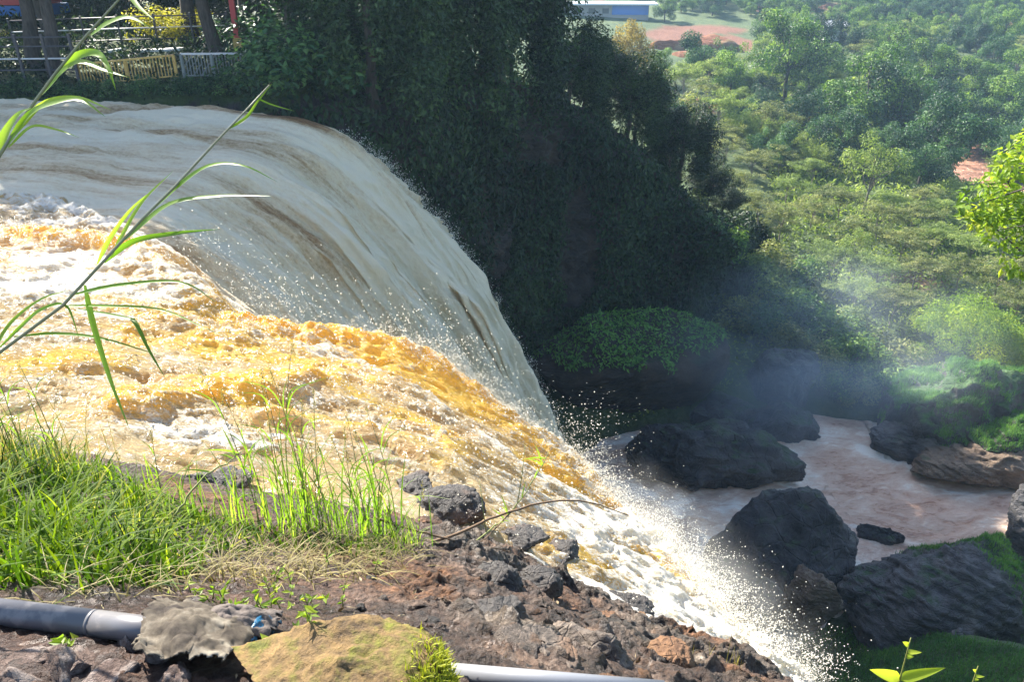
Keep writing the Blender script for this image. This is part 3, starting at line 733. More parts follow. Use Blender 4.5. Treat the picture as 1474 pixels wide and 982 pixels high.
def top_blades(root, V, Fc, part, mat, n, length, seed, minz=.35, region=None, width=.03, bend=.7):
    r = np.random.default_rng(seed)
    a, b, c = V[Fc[:, 0]], V[Fc[:, 1]], V[Fc[:, 2]]
    nn = np.cross(b - a, c - a); ar = np.linalg.norm(nn, axis=1); nn /= ar[:, None] + 1e-9
    w = ar * np.clip(nn[:, 2] - minz, 0, None)
    ctr = (a + b + c) / 3
    w = w * sstep(-.12, .18, fbm(ctr * .5, 3, seed) + .12)
    if region is not None: w = w * region(ctr)
    i = r.choice(len(Fc), n, p=w / w.sum()); u, v = r.uniform(0, 1, n), r.uniform(0, 1, n); m = u + v > 1; u[m], v[m] = 1 - u[m], 1 - v[m]
    B = a[i] + (b - a)[i] * u[:, None] + (c - a)[i] * v[:, None]
    ln = length * r.uniform(.5, 1.3, n)
    Vb, Fb = ribbons(B, r.uniform(0, 6.28, n), ln, np.full(n, width), r.uniform(.1, bend, n), segs=2)
    t = np.repeat(np.clip(.5 + .6 * fbm(B * .8, 3, seed + 1) + r.normal(0, .15, n), 0, 1), 2)
    o = obj(part, new_mesh(part, Vb, Fb, True, mat, {'tint': ('FACE', t)}), root); o['kind'] = 'stuff'
    return o
BOULD = []
def boulder(name, label, px, py, z, size, mat, seed, rz=0.0, group='boulders in the gorge', cover=None, sink=.35, pos=None, **kw):
    if 'sub' not in kw: kw = {'rough': .19, 'cuts': 14, **kw, 'sub': 6}
    p = atz(px, py, z) if pos is None else np.array(pos, float)
    V, Fc = rock_arrays(seed, size, **kw)
    root = obj(name, new_mesh(name, V, Fc, True, M[mat]), None, (p[0], p[1], p[2] + size[2] * (1 - 2 * sink) * .5))
    root.rotation_euler = (0, 0, rz); BOULD.append((p[0], p[1], size[0], size[1], rz))
    tag(root, label, 'boulder', group)
    if cover: top_blades(root, V, Fc, 'moss', M['moss_blade'], seed=seed, **cover)
    return root
# (pixel, level) of each boulder's middle
boulder('boulder', 'huge dark pointed boulder in the middle of the muddy stream', 1122, 822, -19.2, (3.9, 2.8, 3.0), 'wet_rock', 203, .45, sink=.25, rough=.15)
boulder('boulder', 'long low dark slab in the mist beside the plunge pool', 1000, 672, -19.6, (5.2, 3.2, 1.9), 'wet_rock', 211, -.15, sink=.3, strata=.05, tilt=.2)
boulder('boulder', 'dark flat block behind the slab at the head of the stream', 1120, 618, -19.7, (2.4, 1.8, 1.1), 'wet_rock', 223, .2)
boulder('boulder', 'dark rounded boulder under the dark slope above the narrow channel', 1132, 560, -19.0, (2.2, 2.0, 2.2), 'wet_rock', 229, .2)
boulder('boulder', 'low dark rock at the foot of the mossy ledge', 1045, 596, -19.6, (2.2, 1.6, 1.2), 'wet_rock', 233, .5)
boulder('boulder', 'dark rock with a thick grassy green top on the far bank', 1402, 604, -18.9, (5.0, 3.2, 3.2), 'mossy_rock', 239, .1, cover=dict(n=17000, length=.28, width=.035), cuts=6)
boulder('boulder', 'blackish wedge of rock at the water edge below the grassy rock', 1310, 640, -19.6, (2.6, 1.7, 1.5), 'strata_rock', 241, -.2, strata=.06)
boulder('boulder', 'sunlit brown layered slab sloping into the muddy stream', 1415, 672, -19.6, (3.9, 1.7, 1.5), 'warm_strata_rock', 251, .22, strata=.09, tilt=.5, cuts=6)
boulder('boulder', 'bright green moss covered rock above the brown layered slab', 1470, 636, -18.6, (2.9, 1.8, 1.8), 'mossy_rock', 257, .2, cover=dict(n=4000, length=.22, width=.03))
boulder('boulder', 'grey boulder cut by the right edge of the picture', 1500, 768, -19.3, (2.4, 1.8, 2.2), 'strata_rock', 263, .3, strata=.05, tilt=.6)
boulder('boulder', 'broad layered grey rock with a mossy hump in front of the stream', 1352, 856, -18.8, (4.2, 2.7, 2.3), 'strata_rock', 269, .5, strata=.08, tilt=.7, cuts=7, cover=dict(n=6500, length=.2, width=.03, minz=.2, region=lambda c: sstep(.2, 1.4, c[:, 0])))
boulder('boulder', 'small dark rock alone in the middle of the muddy stream', 1268, 774, -19.8, (1.2, .6, .5), 'wet_rock', 271, -.35)
boulder('boulder', 'small brown rough topped rock before the huge pointed boulder', 1168, 872, -17.4, (1.35, 1.1, 1.3), 'warm_strata_rock', 277, .4, strata=.05)
boulder('boulder', 'black rock behind the spray at the foot of the cascade', 1062, 872, -17.4, (1.9, 1.5, 1.6), 'wet_rock', 281, .1)
for i, (a, b, s) in enumerate([(1250, 900, .5), (1300, 908, .35), (1345, 896, .45), (1400, 900, .4), (1290, 880, .3), (1440, 905, .5), (1380, 915, .3), (1325, 918, .28)]):
    p = tground(a, b)
    boulder('rock', 'small grey rubble rock above the dark grassy slope', a, b, 0, (s, s * .7, s * .5), 'strata_rock', 300 + i, i * .7, 'rubble above the dark grassy slope', pos=p, sub=3)

make_river()
# ------------------------------------------------------------------ cliffs
def cliff_wall(name, label, poly, zt, zb, seed, mat, bulge=.9, ov=.5, creep=0):
    c = catmull(poly, int(np.sum(np.linalg.norm(np.diff(np.array(poly), axis=0), axis=1)) / .16)); n = len(c)
    t = np.gradient(c, axis=0); t /= np.linalg.norm(t, axis=1, keepdims=True); nr = np.stack([t[:, 1], -t[:, 0]], 1)   # to the gorge
    s = np.linspace(0, 1, n); top = np.interp(s, np.linspace(0, 1, len(zt)), zt)
    vv = np.linspace(0, 1, 120)
    z = top[None] + (zb - top)[None] * vv[:, None]
    P0 = xyz(c[None, :, 0] + 0 * z, c[None, :, 1] + 0 * z, z)
    d = bulge * (fbm(P0 * (.28, .28, .4), 4, seed)) + .35 * billow(P0 * (.8, .8, 1.6), 4, seed + 3) + .12 * ridged(P0 * (1.5, 1.5, 4), 4, seed + 7)
    d += ov * np.sin(vv * math.pi)[:, None] * -.6 + 1.5 * sstep(.75, 1, vv)[:, None] * 1.2
    d -= 1.2 * sstep(.06, 0, vv)[:, None]
    d += .5; P0[..., 0] += nr[None, :, 0] * d; P0[..., 1] += nr[None, :, 1] * d
    o = obj(name, new_mesh(name, P0.reshape(-1, 3), grid_faces(120, n), True, M[mat])); tag(o, kind='structure')
    if creep:
        rng = np.random.default_rng(seed); Pf = P0.reshape(-1, 3); i = rng.integers(0, len(Pf), creep)
        P = Pf[i] + rng.normal(0, .12, (creep, 3)); g = fbm(P * (.22, .22, .10), 3, seed + 1) + .35 * fbm(P * .9, 3, seed + 2)
        bare = np.exp(-((P[:, 0] - 3.6) / 2.6) ** 2 - ((P[:, 2] + 10.5) / 3.0) ** 2)
        keep = g > -.30 + .62 * bare; P = P[keep]; ii = i[keep]; m = len(P); nn = np.zeros((m, 3)); nn[:, 0] = nr[ii % n, 0]; nn[:, 1] = nr[ii % n, 1]
        P = P + nn * np.abs(rng.normal(0, .35, m))[:, None]
        N = nn * .8 + rng.normal(0, .45, (m, 3)) + (0, 0, .5); U = rng.normal(0, .6, (m, 3)) + (0, 0, -.9); L = rng.uniform(.16, .40, m)
        V, Fc = leaf_arrays(P, N / np.linalg.norm(N, axis=1, keepdims=True), U, L, L * .48)
        o = obj('hanging_creepers', new_mesh('hanging_creepers', V, Fc, False, M['vine_leaf'], {'tint': ('FACE', np.clip(.4 + .5 * g[keep] + rng.normal(0, .16, m), 0, 1))}))
        tag(o, 'curtain of dark green creepers hanging over the cliff', 'creepers', kind='stuff')
cliff_wall('cliff', '', [(-9.2, 23.4), (-7.8, 26.6), (-5.6, 28.6), (-3.6, 31.5), (-1.2, 36), (1.4, 40.2), (6, 43.2), (11.5, 45.6), (16, 50)], [-.4, -.1, .1, -.2, -1.2, -3, -6.5, -11, -15], -20.6, 400, 'cliff', creep=95000)
cliff_wall('cliff', '', [(3.4, -3), (2.1, 1.6), (1.75, 3.6), (1.2, 5.6), (.4, 7.6), (-1.4, 9.4), (-3.6, 10.6), (-7.4, 13.0), (-9.6, 16), (-9.4, 20), (-9.0, 23.4)], [1.2, .6, -.4, -1.3, -1.6, -1.8, -1.4, -1.2, -1.4, -1.4, -1.0], -20.6, 410, 'cliff', .5)

exec_after = []
# ------------------------------------------------------------------ tree kit
def clump_leaves(C, Rc, nper, size, rng, droop=.3, flat=1.0, upb=.5, aspect=.5):
    """leaf quads gathered in clumps: centres C (k,3), radii Rc (k,)"""
    k = len(C); cnt = np.maximum(4, (nper * (Rc / Rc.mean()) ** 2).astype(int)); idx = np.repeat(np.arange(k), cnt); n = len(idx)
    D = rng.normal(0, 1, (n, 3)); D /= np.linalg.norm(D, axis=1, keepdims=True)
    rad = rng.uniform(.25, 1, n) ** .45
    P = C[idx] + D * (Rc[idx] * rad)[:, None] * np.array([1, 1, flat])
    N = D * .6 + np.array([0, 0, upb]) + rng.normal(0, .45, (n, 3)); N /= np.linalg.norm(N, axis=1, keepdims=True)
    U = np.cross(N, rng.normal(0, 1, (n, 3))) + D * .4; U[:, 2] -= droop
    L = size * rng.uniform(.6, 1.35, n)
    ct = rng.normal(0, .2, k)
    tint = np.clip(.48 + ct[idx] + rng.normal(0, .14, n), 0, 1)
    return P, N, U, L, L * aspect, tint
def crown_mesh(name, parts, mat):
    P, N, U, L, W, T = [np.concatenate(a) for a in zip(*parts)]
    V, Fc = leaf_arrays(P, N, U, L, W)
    return new_mesh(name, V, Fc, False, mat, {'tint': ('FACE', T)})
def limbs_mesh(name, H, r0, tips, rng, mat, lean=.06, fork=.45, seg=7):
    mb = MB(); ph = rng.uniform(0, 6.28)
    zs = np.linspace(-.6, H, 9)
    path = np.stack([lean * H * (zs / H) ** 2 * math.cos(ph) + .05 * H * .3 * np.sin(zs * 1.1 + ph) * (zs > 0), lean * H * (zs / H) ** 2 * math.sin(ph) + .015 * H * np.cos(zs * 1.3), zs], 1)
    rr = r0 * (1.0 - .72 * np.clip(zs / H, 0, 1)); rr[0] *= 1.5; rr[1] *= 1.1
    mb.tube(path, rr, seg)
    for tp in tips:
        h = rng.uniform(fork, .92) * H; h = min(h, max(.25 * H, tp[2] * .85))
        b = np.array([np.interp(h, zs, path[:, 0]), np.interp(h, zs, path[:, 1]), h]); rb = np.interp(h, zs, rr) * .55
        m1 = b + (tp - b) * .4 + np.array([0, 0, .10 * np.linalg.norm(tp - b)]) + rng.normal(0, .05, 3) * np.linalg.norm(tp - b)
        mb.tube([b, m1, b + (tp - b) * .75 + rng.normal(0, .04, 3), tp], [rb, rb * .7, rb * .4, rb * .15], 5)
    return new_mesh(name, np.concatenate(mb.V), mb.F, True, mat)
def blob_centers(rng, k, c, r, shell=.55, lump=.35, lo=-.75):
    D = rng.normal(0, 1, (k * 3, 3)); D /= np.linalg.norm(D, axis=1, keepdims=True); D = D[D[:, 2] > lo][:k]
    lumpf = 1 + lump * 1.6 * noise3(D * 1.6 + rng.uniform(0, 50, 3), 3)
    return np.array(c) + D * (rng.uniform(shell, 1, len(D)) * lumpf)[:, None] * np.array(r)
KIT = {}
def kit(kind, trunk, crown, H): KIT.setdefault(kind, []).append((trunk, crown, H))
def build_kit():
    rng = np.random.default_rng(5)
    for v in range(4):                                     # tall broadleaf of the shaded wall
        H = 12.; C = blob_centers(rng, 62, (0, 0, 7.6), (3.9, 3.9, 4.0), .5, .4, -.9); Rc = rng.uniform(.7, 1.35, len(C))
        tips = C[rng.choice(len(C), 22, False)]
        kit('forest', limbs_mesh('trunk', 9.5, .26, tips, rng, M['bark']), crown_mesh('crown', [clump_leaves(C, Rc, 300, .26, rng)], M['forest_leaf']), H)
    for v in range(3):                                     # high crowned bank tree, bare trunk below
        C = blob_centers(rng, 60, (0, 0, 9.2), (3.8, 3.8, 2.9), .4, .35, -.8); Rc = rng.uniform(.8, 1.4, len(C))
        tips = C[rng.choice(len(C), 16, False)]
        kit('bank', limbs_mesh('trunk', 9.0, .27, tips, rng, M['bark'], .05, .62), crown_mesh('crown', [clump_leaves(C, Rc, 230, .30, rng)], M['forest_leaf']), 12.)
    for v in range(3):                                     # tree smothered in hanging vines
        C = blob_centers(rng, 46, (0, 0, 6.2), (2.6, 2.6, 2.6), .5, .3, -.6)
        for i in range(26):
            a = rng.uniform(0, 6.28); rr = rng.uniform(1.5, 2.7); ln = rng.uniform(2.5, 6.5); zt = rng.uniform(4.5, 7)
            q = np.linspace(0, 1, int(ln * 1.6)); C = np.concatenate([C, np.stack([rr * math.cos(a) * (1 + .1 * np.sin(q * 5)), rr * math.sin(a) + 0 * q, zt - ln * q], 1)])
        Rc = rng.uniform(.38, .85, len(C)); tips = C[:14]
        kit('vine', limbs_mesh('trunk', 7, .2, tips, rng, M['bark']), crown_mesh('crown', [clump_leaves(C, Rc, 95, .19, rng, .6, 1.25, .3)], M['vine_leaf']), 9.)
    for v in range(4):                                     # dense round crowned valley tree
        C = blob_centers(rng, 40, (0, 0, 5.4), (3.6, 3.6, 3.9), .62, .75, -.85); Rc = rng.uniform(.55, 1.45, len(C))
        kit('round', limbs_mesh('trunk', 6.5, .25, C[:14], rng, M['bark']), crown_mesh('crown', [clump_leaves(C, Rc, 250, .30, rng)], M['round_leaf' if v % 2 == 0 else 'dark_leaf']), 9.6)
    for v in range(4):                                     # flat topped feathery tree in layers
        C = []
        for i in range(15):
            a = rng.uniform(0, 6.28); rr = rng.uniform(.2, 3.1); z = 5.1 - .16 * rr ** 1.5 + rng.normal(0, .45)
            for j in range(7): C.append([rr * math.cos(a) + rng.normal(0, .6), rr * math.sin(a) + rng.normal(0, .6), z + rng.normal(0, .10)])
        C = np.array(C); Rc = rng.uniform(.35, .7, len(C))
        kit('umbrella', limbs_mesh('trunk', 4.4, .11, C[::6], rng, M['pale_bark'], .1, .35), crown_mesh('crown', [clump_leaves(C, Rc, 52, .19, rng, .1, .38, 1.3)], M['olive_leaf' if v % 2 else 'pale_leaf']), 5.6)
    for v in range(2):                                     # open tree with bare limbs
        C = blob_centers(rng, 26, (0, 0, 5.4), (2.6, 2.6, 1.9), .55, .4, -.4); Rc = rng.uniform(.5, .85, len(C))
        kit('open', limbs_mesh('trunk', 5.6, .15, C, rng, M['pale_bark'], .08, .4), crown_mesh('crown', [clump_leaves(C, Rc, 110, .22, rng)], M['pale_leaf']), 7.4)
    for v in range(2):                                     # bamboo / cane clump
        P = []; mb = MB()
        parts = []
        for i in range(60):
            a = rng.uniform(0, 6.28); rr = rng.uniform(0, .9); lean = rng.uniform(.05, .45); h = rng.uniform(4, 7.2)
            q = np.linspace(0, 1, 6); base = np.array([rr * math.cos(a), rr * math.sin(a), -.2])
            path = base + np.stack([math.cos(a) * lean * h * q ** 2, math.sin(a) * lean * h * q ** 2, h * (q - .12 * q ** 3)], 1)
            mb.tube(path, .035 * (1 - .7 * q), 4)
            n = 60; t = rng.uniform(.3, 1, n)
            B = np.stack([np.interp(t, q, path[:, j]) for j in range(3)], 1) + rng.normal(0, .16, (n, 3))
            N = rng.normal(0, 1, (n, 3)) + (0, 0, .4); U = rng.normal(0, .5, (n, 3)) + (math.cos(a) * .5, math.sin(a) * .5, .5 - .9 * rng.uniform(0, 1))
            L = rng.uniform(.35, .7, n); parts.append((B, N, U, L, L * .16, np.clip(.5 + rng.normal(0, .2, n), 0, 1)))
        kit('bamboo', new_mesh('trunk', np.concatenate(mb.V), mb.F, True, M['green_twig']), crown_mesh('crown', parts, M['pale_leaf']), 7.)
    for v in range(4):                                     # shrub
        C = blob_centers(rng, 24, (0, 0, .95), (1.25, 1.25, 1.0), .45, .5, -.5); Rc = rng.uniform(.3, .6, len(C))
        kit('shrub', limbs_mesh('trunk', 1.0, .05, C[:8], rng, M['bark']), crown_mesh('crown', [clump_leaves(C, Rc, 75, .17, rng)], M[('round_leaf', 'pale_leaf', 'dark_leaf', 'olive_leaf')[v]]), 2.2)
    C = blob_centers(rng, 30, (0, 0, 1.3), (1.5, 1.5, 1.3), .4, .5, -.6); Rc = rng.uniform(.35, .65, len(C))
    kit('yellow', limbs_mesh('trunk', 1.6, .05, C[:9], rng, M['bark']), crown_mesh('crown', [clump_leaves(C, Rc, 45, .2, rng)], M['yellow_leaf']), 2.8)
    C = blob_centers(rng, 50, (0, 0, 5.2), (2.8, 2.8, 3.0), .5, .5, -.6); Rc = rng.uniform(.5, .95, len(C))
    kit('bronze', limbs_mesh('trunk', 6, .2, C[:12], rng, M['bark']), crown_mesh('crown', [clump_leaves(C, Rc, 130, .24, rng)], M['bronze_leaf']), 8.4)
    C = blob_centers(rng, 40, (0, 0, 1.6), (2.9, 2.2, 2.6), .75, .2, -.2); Rc = rng.uniform(.5, .8, len(C))
    kit('mound', limbs_mesh('trunk', 1.5, .08, C[:8], rng, M['bark']), crown_mesh('crown', [clump_leaves(C, Rc, 420, .16, rng, .7, 1, .6, .3)], M['lime_leaf']), 4.6)
build_kit()
NAMES = {'forest': 'broadleaf_tree', 'bank': 'bank_tree', 'vine': 'vine_clad_tree', 'round': 'round_tree', 'umbrella': 'umbrella_tree', 'open': 'open_tree', 'bamboo': 'bamboo_clump', 'shrub': 'shrub', 'yellow': 'shrub', 'bronze': 'bronze_tree', 'mound': 'vine_mound'}
CATS = {'bamboo': 'bamboo', 'shrub': 'shrub', 'yellow': 'shrub', 'mound': 'bush'}
_tr = np.random.default_rng(99)
def plant(kind, loc, height, label, group=None, v=None, rz=None, wide=1.0, cat=None):
    tr, cr, H = KIT[kind][_tr.integers(len(KIT[kind])) if v is None else v % len(KIT[kind])]
    s = height / H
    r = empty(NAMES[kind], loc, _tr.uniform(0, 6.28) if rz is None else rz, (s * wide, s * wide, s))
    tag(r, label, cat or CATS.get(kind, 'tree'), group)
    obj('trunk' if kind not in ('bamboo', 'shrub', 'yellow', 'mound') else 'stem', tr, r); obj('crown', cr, r)
    return r
def plant_px(kind, px, py, hpx, label, group=None, **kw):
    p = tground(px, py); d = project(p)[2]
    return plant(kind, p, hpx * d / F, label, group, **kw)
def zt(x, y): return float(hterrain(x, y))

# --- shaded far bank: trunks behind the railings, canopy above the frame
bank = [(-20.2, 29.5, 12.5), (-18.0, 31.5, 12.5), (-16.6, 30.2, 11.5), (-11.7, 32.5, 12.5), (-10.9, 34.5, 13), (-8.2, 31.0, 12), (-25.5, 31, 12.5), (-30.5, 29.5, 12), (-36, 31, 13), (-14, 37, 14), (-21, 38, 14), (-28, 38, 14), (-34, 40, 14), (-42, 34, 13), (-8.5, 39, 13)]
lab = {0: 'dark tree trunk at the left edge before the blue roofed shelter', 1: 'thick dark trunk rising right of the blue roofed shelter', 2: 'dark trunk leaning close behind the thick one at the deck rails', 3: 'dark trunk left of the red post behind the grey railing', 4: 'dark trunk right beside the red post', 5: 'slim pale dead trunk standing at the dark corner above the lip'}
for i, (x, y, h) in enumerate(bank):
    plant('bank', (x, y, zt(x, y) - .1), h, lab.get(i, 'tall dark tree in the shaded grove behind the railings'), 'trees behind the railings', v=i)
for i, (x, y, h) in enumerate([(-12, 41, 5), (-16, 43, 5.5), (-20, 44, 5.2), (-24, 43, 5.5), (-28, 44, 5), (-32, 44, 5.5), (-37, 45, 5.5), (-10, 43, 5.5), (-18, 50, 7), (-26, 51, 7), (-34, 52, 7), (-11, 50, 7)]):
    plant('forest', (x, y, zt(x, y) - .6), h, 'low dark tree filling the gaps behind the grove trunks', 'low trees behind the grove', v=i, wide=1.4)
# --- the dark wooded wall right of the fall
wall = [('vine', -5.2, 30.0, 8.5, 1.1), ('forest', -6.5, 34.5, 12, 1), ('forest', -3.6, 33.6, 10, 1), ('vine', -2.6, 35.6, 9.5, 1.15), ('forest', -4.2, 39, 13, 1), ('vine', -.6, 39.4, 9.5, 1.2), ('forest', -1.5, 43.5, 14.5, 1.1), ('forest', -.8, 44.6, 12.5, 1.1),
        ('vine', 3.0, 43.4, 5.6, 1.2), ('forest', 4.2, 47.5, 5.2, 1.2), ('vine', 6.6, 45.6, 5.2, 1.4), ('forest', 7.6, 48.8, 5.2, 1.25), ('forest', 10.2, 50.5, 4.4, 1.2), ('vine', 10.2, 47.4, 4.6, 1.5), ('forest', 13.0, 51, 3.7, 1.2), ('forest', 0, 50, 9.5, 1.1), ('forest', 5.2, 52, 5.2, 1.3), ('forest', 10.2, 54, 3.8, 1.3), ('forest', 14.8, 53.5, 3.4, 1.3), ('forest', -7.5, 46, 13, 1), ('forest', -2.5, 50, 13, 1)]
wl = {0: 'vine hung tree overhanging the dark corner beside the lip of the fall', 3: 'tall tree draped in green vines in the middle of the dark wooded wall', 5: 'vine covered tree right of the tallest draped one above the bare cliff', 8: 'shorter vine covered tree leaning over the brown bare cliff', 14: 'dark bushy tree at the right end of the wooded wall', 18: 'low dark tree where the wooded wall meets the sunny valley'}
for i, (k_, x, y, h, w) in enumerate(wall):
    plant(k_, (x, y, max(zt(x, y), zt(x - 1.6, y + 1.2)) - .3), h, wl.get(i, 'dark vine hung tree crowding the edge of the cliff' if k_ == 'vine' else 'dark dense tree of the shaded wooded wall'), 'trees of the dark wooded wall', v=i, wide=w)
plant_px('bronze', 905, 150, 118, 'bronze topped tree catching the sun at the edge of the dark wood', 'trees of the dark wooded wall', wide=.8)
plant_px('shrub', 985, 190, 60, 'olive bush at the sunny rim right of the bronze tree', 'trees of the dark wooded wall', v=3)
# --- valley
G1 = 'big round trees in the valley'; G2 = 'flat topped feathery trees on the sunny slope'; G3 = 'cane clumps in the valley'
for (a, b, h, l, v) in [(1050, 150, 80, 'round bright green tree below the red earth bank', 0), (1128, 150, 128, 'tall green tree left of the small white house', 2), (1095, 168, 60, 'lower round tree before the tall green one', 1), (1236, 215, 140, 'largest bushy tree in the middle of the valley', 0), (1282, 235, 135, 'tall blue green tree touching the largest bushy tree', 3), (1208, 245, 90, 'dark tree below the largest bushy tree', 1), (1338, 262, 130, 'dark shadowy tree at the bend of the far river', 1), (1316, 285, 100, 'darkest tree standing beside the far river', 3), (1390, 235, 100, 'hazy round tree beyond the far river bend', 2), (1440, 215, 110, 'hazy tree at the right edge beyond the far river', 0), (1395, 165, 80, 'pale hazy tree above the far river bend', 2), (1270, 120, 80, 'round tree rising behind the largest bushy tree', 0), (1365, 215, 95, 'broad dark crown between the two trees at the river bend', 3), (1425, 120, 70, 'hazy crown under the long red field', 1), (1300, 95, 60, 'hazy crown right of the small white house', 2), (1465, 250, 90, 'dark crown over the sandy bank at the right edge', 3), (1150, 215, 85, 'dark tree squeezed between cane clumps and the largest bushy tree', 1), (1450, 150, 80, 'pale tree at the right edge under the red field', 0), (1330, 150, 90, 'wide hazy tree behind the tall blue green one', 2), (1180, 130, 70, 'rounded tree just below the small white house', 0)]:
    plant_px('round', a, b, h, l, G1, v=v)
for (a, b, h, l) in [(1092, 225, 66, 'pale cane clump left of the dark tree in the valley'), (1130, 232, 60, 'pale cane clump right of its twin below the round trees'), (1060, 205, 50, 'smaller cane clump near the bronze tree'), (1170, 250, 52, 'cane clump beside the flat topped trees'), (1436, 268, 52, 'pale cane bush on the sandy bank of the far river'), (1462, 262, 46, 'cane bush at the right edge by the far river')]:
    plant_px('bamboo', a, b, h, l, G3, wide=1.3)
for i, (a, b, h) in enumerate([(1120, 256, 44), (1166, 272, 42), (1130, 300, 46), (1080, 262, 44), (1040, 245, 46), (1205, 322, 50), (1165, 335, 48), (1260, 345, 52), (1305, 345, 50), (1350, 340, 52), (1395, 345, 46), (1230, 375, 58), (1290, 385, 56), (1340, 375, 50), (1390, 390, 50), (1440, 375, 50), (1190, 412, 60), (1255, 432, 62), (1310, 425, 55), (1375, 420, 50), (1430, 430, 55), (1465, 420, 50), (1225, 455, 55), (1280, 470, 55), (1090, 330, 50), (1065, 295, 44), (1120, 350, 52), (1325, 310, 40), (1380, 305, 38), (1280, 318, 40), (1455, 470, 55), (1470, 340, 46)]):
    plant_px('umbrella', a, b, h, {0: 'flat green topped tree nearest the cane clumps', 5: 'flat topped tree at the foot of the lone open tree', 17: 'olive flat topped tree with a pale leaning trunk near the dark slope', 13: 'tan flat topped tree standing alone above the rest'}.get(i, 'feathery olive tree with a flat layered crown on the sunny slope'), G2, wide=1.25)
plant_px('open', 1240, 312, 108, 'lone tree with pale bare limbs above the flat topped trees', 'open trees on the sunny slope')
plant_px('open', 1222, 400, 70, 'thin open tree with a pale slanting trunk on the slope', 'open trees on the sunny slope')
# the green mound above the boulders
plant_px('mound', 1375, 540, 125, 'big rounded bush smothered in lime green creeper above the boulders', None, rz=.4, wide=1.15)
# shrubs on the slopes above the gorge, dark on the left
for i, (a, b, h) in enumerate([(1150, 470, 60), (1190, 500, 62), (1230, 530, 60), (1180, 545, 56), (1260, 560, 60), (1290, 540, 60), (1110, 440, 56), (1075, 420, 60), (1215, 490, 56), (1320, 560, 46), (1160, 420, 54), (1110, 395, 52), (1240, 580, 44), (1200, 575, 44), (1045, 385, 60), (1000, 350, 60), (960, 330, 60), (1450, 530, 46), (1440, 490, 46), (1100, 480, 56), (1130, 505, 50), (1060, 470, 50)]):
    plant_px('shrub', a, b, h, 'leafy dark green shrub on the bank between the wooded wall and the mound', 'shrubs on the bank above the boulders', wide=1.2)
# random fill of the valley
rng = np.random.default_rng(77); cnt = 0; placed = []
while cnt < 225:
    y = 60 + 150 * rng.uniform(0, 1) ** .8; x = rng.uniform(.16, .78) * y * 1.06
    de, sg = polydist(x, y, EDGE); dr, _ = polydist(x, y, RIVER)
    if dr < 8: continue
    z = zt(x, y); px, py, d = project(np.array([x, y, z]))
    if not (930 < px < 1560 and -30 < py < 250): continue
    if 930 < px < 1100 and 12 < py < 112: continue
    if 1165 < px < 1225 and 38 < py < 66: continue
    if any((x - a) ** 2 + (y - b) ** 2 < 9 + (.012 * y) ** 2 for a, b in placed): continue
    placed.append((x, y)); cnt += 1
    u = rng.uniform(0, 1); far = py < 60
    if far: kk, hh = ('round', rng.uniform(3.2, 6.0)) if u < .75 else ('shrub', rng.uniform(2, 3.2))
    else: kk, hh = ('round', rng.uniform(4, 8)) if u < .45 else (('umbrella', rng.uniform(3.5, 5.5)) if u < .72 else (('shrub', rng.uniform(2, 3.5)) if u < .9 else ('bamboo', rng.uniform(4, 6))))
    if py > 130 and kk == 'round': hh *= .7
    plant(kk, (x, y, z - .1), hh, {'round': 'hazy green tree among the many on the valley floor', 'umbrella': 'pale feathery tree among the hazy valley trees', 'shrub': 'low bush among the hazy valley trees', 'bamboo': 'cane clump scattered among the hazy valley trees'}[kk], {'round': 'trees on the valley floor', 'umbrella': 'feathery trees on the valley floor', 'shrub': 'bushes on the valley floor', 'bamboo': 'canes on the valley floor'}[kk])

cnt = 0
while cnt < 95:
    y = rng.uniform(140, 215); x = rng.uniform(.10, .74) * y * 1.06
    z = zt(x, y); px, py, d = project(np.array([x, y, z]))
    if not (905 < px < 1560 and -25 < py < 48): continue
    if (960 < px < 1100 and 22 < py < 60) or (820 < px < 950 and py > 0) or (1380 < px < 1460 and 18 < py < 34): continue
    if any((x - a) ** 2 + (y - b) ** 2 < 7 for a, b in placed): continue
    placed.append((x, y)); cnt += 1
    plant('round', (x, y, z - .1), rng.uniform(2.8, 5.5), 'small blue green tree along the top between the red fields', 'trees along the red fields', v=int(rng.integers(0, 4)), wide=1.15)
# far wood beyond the fields (one mass)
def far_wood():
    rng = np.random.default_rng(31); C = []; R = []
    for i in range(420):
        y = rng.uniform(205, 420); x = rng.uniform(-.3, .95) * y; z = zt(x, y)
        if zt(x, y) < -13: continue
        h = rng.uniform(5, 10)
        for j in range(7): C.append((x + rng.normal(0, 2), y + rng.normal(0, 2), z + h * rng.uniform(.3, 1))); R.append(rng.uniform(1.2, 2.4))
    parts = [clump_leaves(np.array(C), np.array(R), 24, 1.0, rng)]
    me = crown_mesh('far_wood', parts, M['dark_leaf']); o = obj('far_wood', me)
    tag(o, 'hazy wood on the hills beyond the fields', 'wood', kind='stuff')
far_wood()

